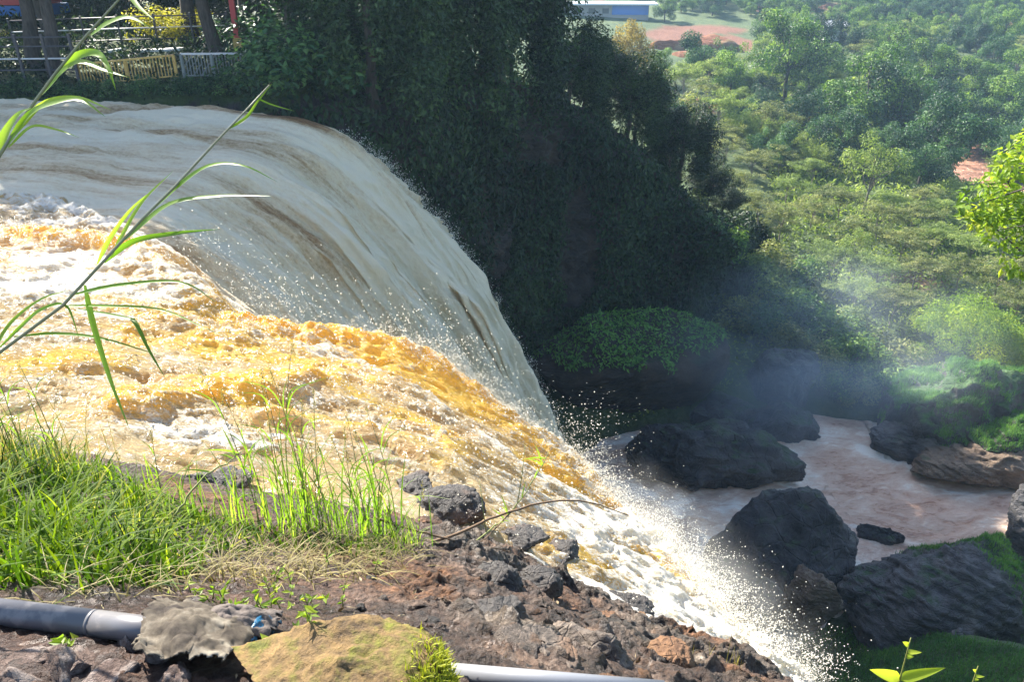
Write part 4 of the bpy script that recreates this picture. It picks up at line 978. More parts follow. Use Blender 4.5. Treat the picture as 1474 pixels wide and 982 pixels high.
# undergrowth: leaf litter, creepers and ferns over the slopes
def undergrowth(name, label, n, xr, yr, accept, size, mat, seed, lift=.25):
    rng = np.random.default_rng(seed)
    x = rng.uniform(*xr, n); y = rng.uniform(*yr, n)
    z = hterrain(x, y); px, py, d = project(xyz(x, y, z))
    ok = accept(x, y, z, px, py, d); x, y, z, d = x[ok], y[ok], z[ok], d[ok]; m = len(x)
    cl = fbm(xyz(x * .5, y * .5, 0), 3, seed)
    P = np.c_[x, y, z + np.abs(rng.normal(0, 1, m)) * lift * (1 + 1.5 * np.clip(cl, -.3, 1)) * np.where((x < -8.5) & (y < 29.5), .4, 1)]
    N = rng.normal(0, .6, (m, 3)) + (0, -.15, .8); U = rng.normal(0, 1, (m, 3)) + (0, 0, .2)
    L = size * rng.uniform(.6, 1.5, m) * np.clip(d / 45, .7, 3)
    V, Fc = leaf_arrays(P, N / np.linalg.norm(N, axis=1, keepdims=True), U, L, L * .45)
    o = obj(name, new_mesh(name, V, Fc, False, M[mat], {'tint': ('FACE', np.clip(.45 + .5 * cl + rng.normal(0, .15, m), 0, 1))}))
    tag(o, label, 'undergrowth', kind='stuff')
inframe = lambda px, py: (px > -150) & (px < 1650) & (py > -80) & (py < 1080)
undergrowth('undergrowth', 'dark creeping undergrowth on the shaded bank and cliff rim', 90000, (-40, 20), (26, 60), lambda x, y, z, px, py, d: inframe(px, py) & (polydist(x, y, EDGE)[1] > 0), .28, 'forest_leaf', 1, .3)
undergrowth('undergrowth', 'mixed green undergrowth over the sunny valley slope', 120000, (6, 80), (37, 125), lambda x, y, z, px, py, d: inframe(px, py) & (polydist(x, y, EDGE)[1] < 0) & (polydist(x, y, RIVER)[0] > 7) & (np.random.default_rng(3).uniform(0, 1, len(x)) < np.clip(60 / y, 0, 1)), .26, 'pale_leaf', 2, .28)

# mossy grass on the near slope at bottom right
def slope_grass():
    rng = np.random.default_rng(8); n = 120000
    x = rng.uniform(5, 24, n); y = rng.uniform(8, 23, n); z = hterrain(x, y); px, py, d = project(xyz(x, y, z))
    line = np.interp(px, [1080, 1150, 1300, 1474, 1600], [925, 893, 905, 935, 950]) + 6 * noise3(xyz(px * .03, 0, 0), 5)
    ok = (px > 1030) & (py > line) & (px < 1700) & (py < 1300); x, y, z = x[ok], y[ok], z[ok]; m = len(x)
    V, Fc = ribbons(np.c_[x, y, z - .02], rng.uniform(0, 6.28, m), rng.uniform(.12, .34, m), np.full(m, .03), rng.uniform(.1, .8, m), segs=2)
    t = np.repeat(np.clip(.45 + .5 * fbm(xyz(x * .7, y * .7, 0), 3, 4) + rng.normal(0, .12, m), 0, 1), 2)
    o = obj('slope_grass', new_mesh('slope_grass', V, Fc, True, M['moss_blade'], {'tint': ('FACE', t)}))
    tag(o, 'dense dark green grass on the near slope below the rubble', 'grass', kind='stuff')
slope_grass()

# mossy ledge at the foot of the wall
def ledge():
    V, Fc = rock_arrays(777, (6.0, 2.6, 3.6), 6, 5, .10, .03, .1)
    p = atz(905, 560, -17.2)
    root = obj('rock_ledge', new_mesh('rock_ledge', V, Fc, True, M['cliff']), None, (p[0], p[1] + 1.5, -17.0)); root.rotation_euler = (0, -.12, .20)
    tag(root, 'dark rock ledge with a green creeper top at the foot of the cliff', 'ledge')
    rng = np.random.default_rng(12)
    nn = V / np.linalg.norm(V, axis=1, keepdims=True)
    i = rng.choice(np.where((V[:, 2] > .9))[0], 15000); P = V[i] + rng.normal(0, .07, (15000, 3))
    keep = (V[i, 2] > 1.7 + .9 * fbm(V[i] * .6, 3, 4) - .35 * V[i, 0] * .4); P = P[keep]; m = len(P)
    N = nn[i][keep] * .8 + rng.normal(0, .5, (m, 3)) + (0, 0, .5); U = rng.normal(0, .6, (m, 3)) + (0, -.3, -.6); L = rng.uniform(.14, .36, m)
    Vl, Fl = leaf_arrays(P, N / np.linalg.norm(N, axis=1, keepdims=True), U, L, L * .4)
    o = obj('creeper', new_mesh('creeper', Vl, Fl, False, leaf_mat('ledge_leaf', [(0, (.03, .08, .02)), (.5, (.08, .21, .045)), (1, (.19, .38, .09))], .3), {'tint': ('FACE', np.clip(.6 + rng.normal(0, .2, m), 0, 1))}), root); o['kind'] = 'stuff'
ledge()

# ------------------------------------------------------------------ far bank: railings, post, shelter
M['yellow_paint'] = plain('yellow_paint', (.62, .40, .10), .5, .4, 4, .05, wear=(.35, .18, .08))
M['grey_paint'] = plain('grey_paint', (.20, .23, .22), .5, .4, 4, .05)
M['pale_rail'] = plain('pale_rail', (.62, .62, .64), .45, .3, 4, .05)
M['dark_rail'] = plain('dark_rail', (.07, .065, .075), .5, .3, 4, .05)
M['red_paint'] = plain('red_paint', (.52, .045, .05), .45, .35, 4, .05)
M['blue_sheet'] = plain('blue_sheet', (.03, .19, .62), .4, .3, 3, .05)
M['white_tarp'] = plain('white_tarp', (.72, .72, .74), .6, .3, 2, .15)
M['concrete'] = plain('concrete', (.34, .33, .31), .85, .5, 3, .3)
M['white_wall'] = plain('white_wall', (.74, .74, .72), .7, .25, 2, .1)
M['roof_white'] = plain('roof_white', (.78, .80, .82), .4, .2, 2, .05)
M['window_dark'] = plain('window_dark', (.03, .04, .05), .15, .2, 2, .02)
M['terracotta'] = plain('terracotta', (.42, .16, .09), .7, .4, 3, .1)

def railing(label, a, b, h, mr, mb_, nbal, foot=True, name='railing'):
    """a, b: foot points"""
    a = np.array(a, float); b = np.array(b, float); up = np.array([0, 0, 1.])
    root = empty(name, (a + b) / 2); o_ = (a + b) / 2
    A, B = a - o_, b - o_
    MB().bar(A + up * h, B + up * h, .07, .06).build('top_rail', mr, root, False)
    MB().bar(A + up * .10, B + up * .10, .05, .045).build('bottom_rail', mb_, root, False)
    for t in (0, .5, 1): 
        q = A + (B - A) * t; MB().box(q + up * (h * .5 - .2), (.07, .07, h + .4)).build('post', mb_, root, False)
    me = None
    for i in range(nbal):
        t = (i + .5) / nbal
        if abs(t - .5) < .5 / nbal * .6: continue
        q = A + (B - A) * t + up * (h * .5 + .03)
        if me is None: me = new_mesh('baluster', np.concatenate(MB().box((0, 0, 0), (.028, .028, h - .14)).V), MB().box((0, 0, 0), (1, 1, 1)).F, False, mb_)
        obj('baluster', me, root, q)
    tag(root, label, 'railing', 'railings along the far bank'); return root
def pt(px, py, y):                     # photo ray at forward distance y
    r = ray(px, py); return CAM + r * (y / r[1])
railing('yellow painted railing with thin balusters above the far bank', pt(118, 126, 28.9), pt(256, 113, 28.6), .78, M['yellow_paint'], M['yellow_paint'], 30)
railing('grey green railing with a pale top rail right of the yellow one', pt(266, 113, 28.6), pt(352, 112, 29.0), .82, M['pale_rail'], M['grey_paint'], 20)
def deck_rails():
    a, b = pt(-40, 118, 28.6), pt(114, 116, 28.8); root = empty('deck_railing', (a + b) / 2); o_ = (a + b) / 2; up = np.array([0, 0, 1.])
    for h, m in ((1.45, 'dark_rail'), (1.15, 'dark_rail'), (.75, 'pale_rail'), (.38, 'dark_rail')):
        MB().tube([a - o_ + up * h, b - o_ + up * h], .03, 6).build('rail', M[m], root)
    for t in np.linspace(0, 1, 5): MB().box(a - o_ + (b - a) * t + up * .6, (.08, .08, 1.9)).build('post', M['dark_rail'], root, False)
    tag(root, 'dark deck railing of long horizontal pipes at the left edge', 'railing', 'railings along the far bank')
    a, b = pt(20, 62, 36), pt(330, 52, 36); root = empty('path_railing', (a + b) / 2); o_ = (a + b) / 2
    for h in (.0, .45, .9): MB().tube([a - o_ + up * h, b - o_ + up * h], .028, 6).build('rail', M['pale_rail' if h == .45 else 'dark_rail'], root)
    for t in np.linspace(0, 1, 7): MB().box(a - o_ + (b - a) * t + up * -.1, (.07, .07, 2.2)).build('post', M['dark_rail'], root, False)
    tag(root, 'long thin railing along the path behind the yellow shrub', 'railing', 'railings along the far bank')
    # stair handrail between yellow and grey railings
    a, b = pt(256, 108, 28.8), pt(282, 72, 31); root = empty('stair_handrail', a); 
    for k_ in range(4):
        MB().tube([np.array([.28 * k_, 0, .0]), b - a + np.array([.28 * k_, 0, 0])], .022, 5).build('rail', M['grey_paint'], root)
    tag(root, 'sloping stair handrails between the yellow and the grey railing', 'railing', 'railings along the far bank')
    # red post
    p = pt(347, 92, 33.0); root = empty('signpost', p)
    MB().box((0, 0, 1.3), (.20, .16, 3.4)).build('post', M['red_paint'], root, False)
    MB().box((.02, -.1, .72), (.34, .05, .55)).build('base_box', M['yellow_paint'], root, False)
    tag(root, 'tall red post behind the grey railing under the trees', 'post')
    # low white ledges catching the sun
    for (x0, x1, y_, l) in [(196, 262, 73, 'long white sunlit bench slab behind the yellow railing'), (158, 178, 73, 'short white sunlit slab left of the long one')]:
        p, q = pt(x0, y_, 34.2), pt(x1, y_ - 3, 34.2); root = empty('bench', (p + q) / 2); c_ = (p + q) / 2
        MB().bar(p - c_, q - c_, .45, .09).build('seat', M['white_wall'], root, False)
        for t in (.1, .9): MB().box(p - c_ + (q - p) * t + np.array([0, 0, -.28]), (.12, .4, .46)).build('leg', M['concrete'], root, False)
        tag(root, l, 'bench')
    # blue roofed shelter
    p = pt(48, 44, 42); root = empty('shelter', p)
    MB().box((0, 0, 1.0), (2.9, 2.4, .45)).build('roof', M['blue_sheet'], root, False)
    MB().box((0, 0, 1.45), (2.5, 2.0, .40)).build('roof_cap', M['red_paint'], root, False)
    for sx in (-1.25, 1.25):
        for sy in (-1, 1): MB().tube([(sx, sy, -2.4), (sx, sy, .8)], .06, 6).build('post', M['pale_rail'], root)
    V = xyz(*np.meshgrid(np.linspace(-1.2, 1.2, 30), [0.], np.linspace(-1.3, .75, 20), indexing='ij'))[:, 0].reshape(-1, 3); V[:, 1] = 1.0 + .08 * np.sin(V[:, 0] * 9) 
    me = new_mesh('tarp', V, grid_faces(30, 20), True, M['white_tarp']); o = obj('tarp', me, root); o.modifiers.new('s', 'SOLIDIFY').thickness = .01
    tag(root, 'blue roofed shelter with a white tarp behind the trunks', 'shelter')
deck_rails()
for (a, b, y_, h, l) in [(228, 58, 37, 1.5, 'yellow leaved shrub above the yellow railing'), (262, 62, 36.5, 1.2, 'yellow leaved shrub right of the larger one by the bench'), (285, 44, 37.5, .9, 'small yellow leaved shrub nearest the leaning trunk'), (5, 60, 38, .5, 'tiny yellow shrub at the left edge behind the deck')]:
    p = pt(a, b, y_); plant('yellow', p, h, l, 'yellow shrubs behind the railings', wide=1.3)
for (x, y, h) in [(-22, 26.6, .8), (-20.4, 26.7, .7), (-19, 27.0, .75), (-17.7, 27, .7), (-16.5, 27.1, .75), (-15.4, 27.2, .65), (-14.4, 27.3, .7), (-13.2, 27.3, .7), (-12.1, 27.4, .75), (-11, 27.4, .8), (-9.9, 27.5, .9), (-8.6, 28.0, 1.8), (-7.6, 28.6, 2.6), (-25, 26.6, .9), (-7.2, 31.6, 3.5), (-8.9, 33.5, 3)]:
    plant('shrub', (x, y, zt(x, y) - .1), h, 'dark overgrown shrub on the bank below the railings', 'shrubs below the railings', v=2, wide=1.5)

# ------------------------------------------------------------------ buildings in the valley
def building():
    p = tground(905, 24); root = empty('long_building', p, -.05); s = project(p)[2] / F
    W = 150 * s; H = 17 * s
    MB().box((-W * .30, 0, H * .5 - .5), (W * .95, 5, H + 1)).build('wall', M['concrete'], root, False)
    MB().box((W * .0, -2.56, H * .62), (W * .34, .1, H * .72)).build('blue_panel', M['blue_sheet'], root, False)
    for i in range(4): MB().box((-W * .62 + i * W * .13, -2.54, H * .55), (W * .06, .08, H * .4)).build('window', M['window_dark'], root, False)
    MB().box((-W * .28, -.3, H + .22), (W * 1.06, 7.2, .28)).build('roof', M['roof_white'], root, False)
    tag(root, 'long low building with a white roof and a blue panel at the top', 'building')
    p = tground(1194, 55); root = empty('small_house', p, .15); s = project(p)[2] / F
    MB().box((0, 0, 9 * s - .4), (34 * s, 4.0, 18 * s + .8)).build('wall', M['white_wall'], root, False)
    mb = MB(); w, h = 19 * s, 18 * s
    mb.add([(-w, -2.4, h), (w, -2.4, h), (w, 2.4, h), (-w, 2.4, h), (-w, 0, h + .8), (w, 0, h + .8)], [(0, 1, 5, 4), (2, 3, 4, 5), (0, 4, 3), (1, 2, 5), (3, 2, 1, 0)]).build('roof', M['roof_white'], root, False)
    MB().box((-7 * s, -2.03, 9 * s), (6 * s, .06, 7 * s)).build('window', M['window_dark'], root, False)
    MB().box((8 * s, -2.03, 7 * s), (5 * s, .06, 13 * s)).build('door', M['window_dark'], root, False)
    tag(root, 'small white house among the hazy trees of the valley', 'house')
building()
# terraced red earth walls
M['red_earth'] = rock_mat('red_earth', (.13, .042, .018), (.32, .13, .06), (.27, .17, .08), None, 0, .5, .6, .8, .95)
for i, (a, b, w, h, rz, l) in enumerate([(968, 62, 66, 20, .12, 'dark red earth bank below the white track'), (1030, 60, 70, 20, -.45, 'slanting red earth bank at the edge of the fields'), (1000, 74, 70, 10, -.5, 'lower red earth bank beside the round tree')]):
    p = tground(a, b + 8); s = project(p)[2] / F
    V, Fc = rock_arrays(900 + i, (w * s * .55, 2.2, h * s * .8), 4, 5, .12)
    o = obj('earth_bank', new_mesh('earth_bank', V, Fc, True, M['red_earth']), None, p); o.rotation_euler = (0, 0, rz); tag(o, l, 'earth bank', 'red earth banks')

# ------------------------------------------------------------------ foreground grass
def poly_px(P, poly): 
    px, py, d = project(P); return inside(px, py, poly)
GRASS_POLY = [(-700, 640), (0, 650), (90, 660), (170, 690), (255, 730), (330, 760), (470, 770), (560, 775), (600, 790), (560, 810), (480, 800), (380, 800), (300, 815), (255, 850), (190, 862), (100, 872), (0, 872), (-700, 900)]
def fg_grass():
    rng = np.random.default_rng(21); n = 46000
    x = rng.uniform(-6, .6, n); y = rng.uniform(1.2, 4.8, n); z = fgz(x, y); P = xyz(x, y, z)
    ok = poly_px(P, GRASS_POLY); P = P[ok]
    px, py, d = project(P)
    dens = np.interp(px, [-700, 150, 260, 420, 600], [1, 1, .75, .55, .45]) * sstep(-.5, -.1, fbm(P * 1.8, 3, 3))
    P = P[rng.uniform(0, 1, len(P)) < dens]; px, py, d = project(P); m = len(P)
    h = rng.uniform(.08, .31, m) * np.interp(px, [0, 230, 400, 600], [1.0, .8, .55, .5]) * (1 + .5 * fbm(P * 1.2, 2, 8))
    w = rng.uniform(.006, .018, m)
    V, Fc = ribbons(P - (0, 0, .01), rng.uniform(0, 6.28, m), h, w, rng.uniform(.15, 1.3, m), segs=4)
    t = np.repeat(np.clip(.47 + .4 * fbm(P * 2.2, 3, 5) + rng.normal(0, .24, m), 0, 1), 4)
    o = obj('grass', new_mesh('grass', V, Fc, True, M['grass'], {'tint': ('FACE', t)}))
    tag(o, 'short bright green grass covering the near bank', 'grass', kind='stuff')
    # dry straw and roots along the undercut edge
    n = 26000; x = rng.uniform(-3.2, 1.2, n); y = rng.uniform(1.6, 4.6, n); P = xyz(x, y, fgz(x, y))
    edge = [(60, 855), (260, 830), (380, 790), (560, 770), (610, 790), (600, 830), (480, 850), (300, 850), (230, 885), (60, 885)]
    P = P[poly_px(P, edge)]; P = P[rng.uniform(0, 1, len(P)) < .5]; m = len(P)
    V, Fc = ribbons(P, rng.uniform(0, 6.28, m), rng.uniform(.05, .16, m), rng.uniform(.003, .006, m), rng.uniform(.8, 2.2, m), segs=4)
    o = obj('dry_grass', new_mesh('dry_grass', V, Fc, True, M['dry_grass'], {'tint': ('FACE', np.repeat(rng.uniform(0, .8, m), 4))}))
    tag(o, 'matted dry straw along the edge of the grass', 'straw', kind='stuff')
fg_grass()
def ribbon_leaf(path, wmax, roll=0.0, prof=None):
    """a long folded blade along a 3D path"""
    path = np.asarray(path, float); n = 18
    d = np.r_[0, np.cumsum(np.linalg.norm(np.diff(path, axis=0), axis=1))]
    Pe = np.concatenate([2 * path[:1] - path[1:2], path, 2 * path[-1:] - path[-2:-1]]); u = np.linspace(0, d[-1], n)
    i = np.clip(np.searchsorted(d, u, 'right') - 1, 0, len(path) - 2); t = ((u - d[i]) / (d[i + 1] - d[i]))[:, None]
    p0, p1, p2, p3 = Pe[i], Pe[i + 1], Pe[i + 2], Pe[i + 3]
    c = .5 * ((2 * p1) + (-p0 + p2) * t + (2 * p0 - 5 * p1 + 4 * p2 - p3) * t ** 2 + (-p0 + 3 * p1 - 3 * p2 + p3) * t ** 3)
    T = np.gradient(c, axis=0); T /= np.linalg.norm(T, axis=1, keepdims=True)
    view = c - CAM; view /= np.linalg.norm(view, axis=1, keepdims=True)
    ref = np.array([.2, -.75, .65]); S = np.cross(T, ref); S /= np.linalg.norm(S, axis=1, keepdims=True); Nn = np.cross(S, T)
    S, Nn = S * math.cos(roll) + Nn * math.sin(roll), Nn * math.cos(roll) - S * math.sin(roll)
    s = np.linspace(0, 1, n); w = wmax * np.clip(np.minimum(1, .35 + s * 4) * (1 - s ** 2.2), .02, 1)[:, None] * .5
    V = np.stack([c - S * w, c - Nn * w * .35, c + S * w], 1).reshape(-1, 3); Fc = []
    for k in range(n - 1):
        for j in (0, 1): Fc.append((3 * k + j, 3 * k + j + 1, 3 * k + 3 + j + 1, 3 * k + 3 + j))
    return V, np.array(Fc)
def reed(label, stem, leaves, r0=.006):
    base = atd(*stem[0]); root = empty('reed', base)
    P = np.array([atd(*q) for q in stem]) - base
    MB().tube(P, np.linspace(r0, r0 * .35, len(P)), 7).build('stem', M['reed_stem'], root)
    for pts, w, roll, tint in leaves:
        L = np.array([atd(*q) for q in pts]) - base
        V, Fc = ribbon_leaf(L, w, roll); n = len(Fc)
        obj('leaf', new_mesh('leaf', V, Fc, True, M['reed_leaf'], {'tint': ('FACE', np.full(n, tint))}), root)
    tag(root, label, 'reed', 'reeds reaching in from the left'); return root
D1 = 2.25
reed('reed reaching from the left edge across the golden rapids to mid air', [(-420, 900, 2.3), (-200, 640, 2.3), (-20, 522, 2.25), (90, 440, 2.2), (150, 375, 2.2), (205, 315, 2.2), (255, 265, 2.2), (310, 205, 2.2), (350, 163, 2.2), (388, 122, 2.2)], [
    ([(215, 305, D1), (255, 268, 2.2), (300, 238, 2.15), (350, 238, 2.1), (400, 262, 2.1)], .016, .3, .5),
    ([(180, 345, D1), (240, 295, 2.2), (310, 282, 2.15), (390, 282, 2.1)], .022, .5, .35),
    ([(150, 378, D1), (190, 348, 2.25), (250, 336, 2.2), (315, 330, 2.15)], .017, -.4, .15),
    ([(160, 370, D1), (175, 340, 2.2), (205, 290, 2.2), (250, 245, 2.2)], .016, .4, .8),
    ([(140, 380, D1), (160, 340, 2.25), (190, 300, 2.25), (225, 270, 2.25)], .013, -.3, .7),
    ([(122, 410, D1), (135, 470, 2.2), (160, 550, 2.15), (188, 622, 2.1)], .022, .9, .55),
    ([(100, 425, D1), (170, 410, 2.2), (260, 406, 2.15), (315, 438, 2.1)], .012, .2, .45),
    ([(110, 445, D1), (180, 458, 2.2), (195, 465, 2.18), (215, 505, 2.15), (240, 548, 2.12)], .017, .5, .2),
    ([(90, 440, D1), (150, 440, 2.2), (230, 445, 2.15), (290, 470, 2.1), (330, 487, 2.05)], .008, .2, .6),
    ([(0, 500, D1), (30, 470, 2.25), (60, 445, 2.22), (95, 440, 2.2), (115, 490, 2.15)], .013, .2, .5),
    ([(20, 485, D1), (80, 480, 2.25), (150, 488, 2.2), (240, 515, 2.15)], .010, .2, .3),
    ([(-15, 515, D1), (15, 465, 2.3), (60, 430, 2.3), (100, 418, 2.28)], .014, .3, .65),
    ([(330, 185, 2.2), (355, 168, 2.2), (372, 144, 2.2), (392, 120, 2.2)], .012, .3, .6),
    ([(368, 140, 2.2), (390, 150, 2.2), (425, 160, 2.2)], .006, .2, .3)])
D2 = 1.9
reed('pale stemmed reed with broad bright leaves rising out of the top left', [(-330, 900, 2.0), (-150, 470, 1.95), (0, 222, 1.9), (40, 160, 1.9), (80, 105, 1.88), (125, 50, 1.86), (170, 0, 1.85), (210, -60, 1.85)], [
    ([(-10, 235, D2), (5, 195, D2), (25, 165, 1.88), (45, 155, 1.86)], .030, .2, .75),
    ([(5, 215, D2), (40, 165, 1.88), (75, 148, 1.85), (115, 143, 1.83), (152, 168, 1.8)], .022, .3, .6),
    ([(20, 195, D2), (60, 150, 1.88), (110, 140, 1.85), (160, 158, 1.8)], .013, -.3, .9),
    ([(60, 135, D2), (85, 105, 1.88), (115, 88, 1.85), (150, 100, 1.82), (188, 112, 1.8)], .026, .4, .55),
    ([(90, 95, D2), (115, 78, 1.88), (140, 76, 1.85), (155, 95, 1.82), (167, 130, 1.8)], .020, -.3, .6),
    ([(130, 50, D2), (155, 32, 1.87), (185, 24, 1.85), (218, 40, 1.83)], .020, .3, .6),
    ([(176, -25, D2), (195, 4, 1.86), (212, 20, 1.84), (222, 28, 1.83)], .016, .3, .7),
    ([(12, 212, D2), (45, 182, 1.88), (80, 186, 1.86), (115, 198, 1.84)], .010, .2, .8)], .0055)

def tuft(label, px, py, n, h, spread, seed, lean=.35, dry=.1, heads=0, mat='reed_leaf', wd=.008, group='tall grass tufts on the edge of the bank'):
    rng = np.random.default_rng(seed); b = fgat(px, py); root = empty('grass_tuft', b)
    B = np.c_[rng.normal(0, spread, (n, 2)), np.full(n, -.02)]
    hd = rng.uniform(0, 6.28, n); hh = h * rng.uniform(.35, 1.1, n)
    V, Fc = ribbons(B, hd, hh, np.full(n, wd) * rng.uniform(.6, 1.3, n), rng.uniform(.05, lean * 2, n), segs=6)
    obj('blades', new_mesh('blades', V, Fc, True, M[mat], {'tint': ('FACE', np.repeat(np.clip(rng.normal(.5, .25, n), 0, 1), 6))}), root)
    for i in range(heads):
        a = rng.uniform(-.9, .9); L = h * rng.uniform(.9, 1.45); q = np.linspace(0, 1, 8); x0 = rng.normal(0, spread, 2)
        path = np.stack([x0[0] + math.sin(a) * .18 * L * q ** 2, x0[1] + .05 * rng.normal() * q, L * q], 1)
        mb = MB(); mb.tube(path, np.linspace(.0035, .0012, 8), 5)
        st = mb.build('stalk', M['green_twig'], root)
        # side leaves and a small seed head
        pr = []
        for j in range(4):
            t = rng.uniform(.2, .8); c = np.array([np.interp(t, q, path[:, k]) for k in range(3)]); an = rng.uniform(0, 6.28); ll = L * rng.uniform(.14, .28)
            pr.append(ribbon_leaf([c, c + np.array([math.cos(an) * .4, math.sin(an) * .3, .8]) * ll * .6, c + np.array([math.cos(an) * .9, math.sin(an) * .6, .75]) * ll], .007, rng.uniform(-.5, .5)))
        for v_, f_ in pr:
          mb = MB(); mb.add(v_, f_)
          o = mb.build('leaf', M['reed_leaf'], root); o.data.attributes.new('tint', 'FLOAT', 'FACE').data.foreach_set('value', np.full(len(o.data.polygons), .5, np.float32))
        hp = path[-1]; m = 26; t = rng.uniform(-.09, .02, m)
        Pn = hp + np.stack([rng.normal(0, .004, m), rng.normal(0, .004, m), t], 1); U = rng.normal(0, .5, (m, 3)) + (0, 0, 1)
        Vl, Fl = leaf_arrays(Pn, rng.normal(0, 1, (m, 3)), U, np.full(m, .018), np.full(m, .005))
        obj('seed_head', new_mesh('seed_head', Vl, Fl, False, M['dry_grass'], {'tint': ('FACE', rng.uniform(.3, 1, m))}), root)
    tag(root, label, 'grass tuft', group); return root
tuft('tallest grass tuft with upright seed stalks in front of the golden rapids', 425, 765, 60, .80, .10, 1, heads=9)
tuft('leafy grass tuft just right of the tallest one', 480, 775, 55, .62, .10, 2, heads=6)
tuft('broad leaved tuft at the right end of the grass above the branches', 540, 770, 50, .66, .09, 3, heads=5, lean=.5, wd=.012)
tuft('grass tuft left of the tallest one beside the dark hole', 360, 765, 40, .42, .09, 4, heads=3)
tuft('thin wiry tuft at the right corner of the grass', 585, 790, 40, .38, .06, 5, heads=2, lean=.5)
tuft('sparse wiry tuft with brown stalks on the left before the rapids', 75, 690, 34, .55, .16, 6, heads=9, mat='dry_grass', wd=.005)
tuft('thin dry tuft at the left edge behind the short grass', 10, 700, 34, .6, .1, 7, heads=6, mat='dry_grass', wd=.005)
tuft('small tuft at the upper right of the short grass patch', 250, 735, 40, .36, .1, 8, heads=2)
tuft('bushy green tuft in the middle of the short grass', 180, 760, 90, .32, .14, 9, lean=.6, mat='grass', wd=.012)
tuft('bushy green tuft above the pipe joint', 110, 830, 90, .30, .12, 10, lean=.6, mat='grass', wd=.012)
tuft('bushy green tuft at the left edge above the pipe', 25, 800, 80, .34, .12, 11, lean=.6, mat='grass', wd=.013)
tuft('dry straw tuft at the lower right end of the rust rocks', 1050, 975, 30, .22, .05, 12, mat='dry_grass', wd=.004, lean=.2)
tuft('dry straw tuft left of the other one on the rust rocks', 1000, 965, 26, .2, .05, 13, mat='dry_grass', wd=.004, lean=.2)

def twig(label, pts, r, mat, leaves=0, seed=0, subs=()):
    base = atd(*pts[0]); root = empty('fallen_branch', base); P = np.array([atd(*q) for q in pts]) - base
    u = np.linspace(0, len(P) - 1, 22); Pc = catmull(P, 22) if len(P) > 2 else P
    Pc = Pc + np.random.default_rng(seed).normal(0, .003, Pc.shape)
    MB().tube(Pc, np.linspace(r, r * .35, len(Pc)), 6).build('branch', M[mat], root)
    for s_ in subs:
        Q = np.array([atd(*q) for q in s_]) - base; MB().tube(Q, np.linspace(r * .5, r * .2, len(Q)), 5).build('side_twig', M[mat], root)
    rng = np.random.default_rng(seed)
    if leaves:
        for i in range(leaves):
            mb = MB(); c = Pc[rng.integers(8, len(Pc))]; d = np.array([rng.normal(0, .5), rng.normal(0, .3), rng.uniform(.2, 1)]); d /= np.linalg.norm(d); ll = rng.uniform(.08, .2)
            mb.add(*ribbon_leaf([c, c + d * ll * .5, c + d * ll + np.array([0, 0, -.02])], .010, rng.uniform(-1, 1)))
            o = mb.build('leaf', M['reed_leaf'], root); o.data.attributes.new('tint', 'FLOAT', 'FACE').data.foreach_set('value', np.full(len(o.data.polygons), .6, np.float32))
    tag(root, label, 'branch', 'twigs on the edge of the bank')
g = fgat(598, 786); d0 = project(g)[2]
twig('arching brown twig reaching right over the white water', [(598, 788, d0), (650, 772, d0 + .1), (720, 742, d0 + .25), (790, 722, d0 + .4), (850, 724, d0 + .5), (905, 742, d0 + .6)], .010, 'twig', 0, 1, [[(735, 738, d0 + .28), (700, 775, d0 + .2), (660, 800, d0 + .1)]])
twig('green forked stem with narrow leaves standing over the white water', [(655, 802, d0 + .1), (700, 768, d0 + .2), (735, 738, d0 + .3), (770, 690, d0 + .35), (790, 650, d0 + .4)], .007, 'green_twig', 9, 2, [[(745, 725, d0 + .3), (752, 680, d0 + .3), (756, 640, d0 + .32)], [(700, 768, d0 + .2), (695, 730, d0 + .2), (690, 690, d0 + .2)]])
twig('low dark twig lying across the rocks below the arching one', [(540, 745, d0), (600, 765, d0), (660, 780, d0 + .1), (735, 794, d0 + .2)], .008, 'twig', 0, 3)
twig('short pale dead twig poking out of the tuft end', [(600, 800, d0 - .1), (570, 760, d0 - .05), (545, 700, d0), (530, 650, d0)], .006, 'dry_grass' if False else 'twig', 5, 4)
twig('thin stalk leaning out over the rapids left of the tall tufts', [(250, 745, 3.6), (290, 690, 3.7), (330, 665, 3.8), (350, 648, 3.9)], .006, 'green_twig', 4, 5)

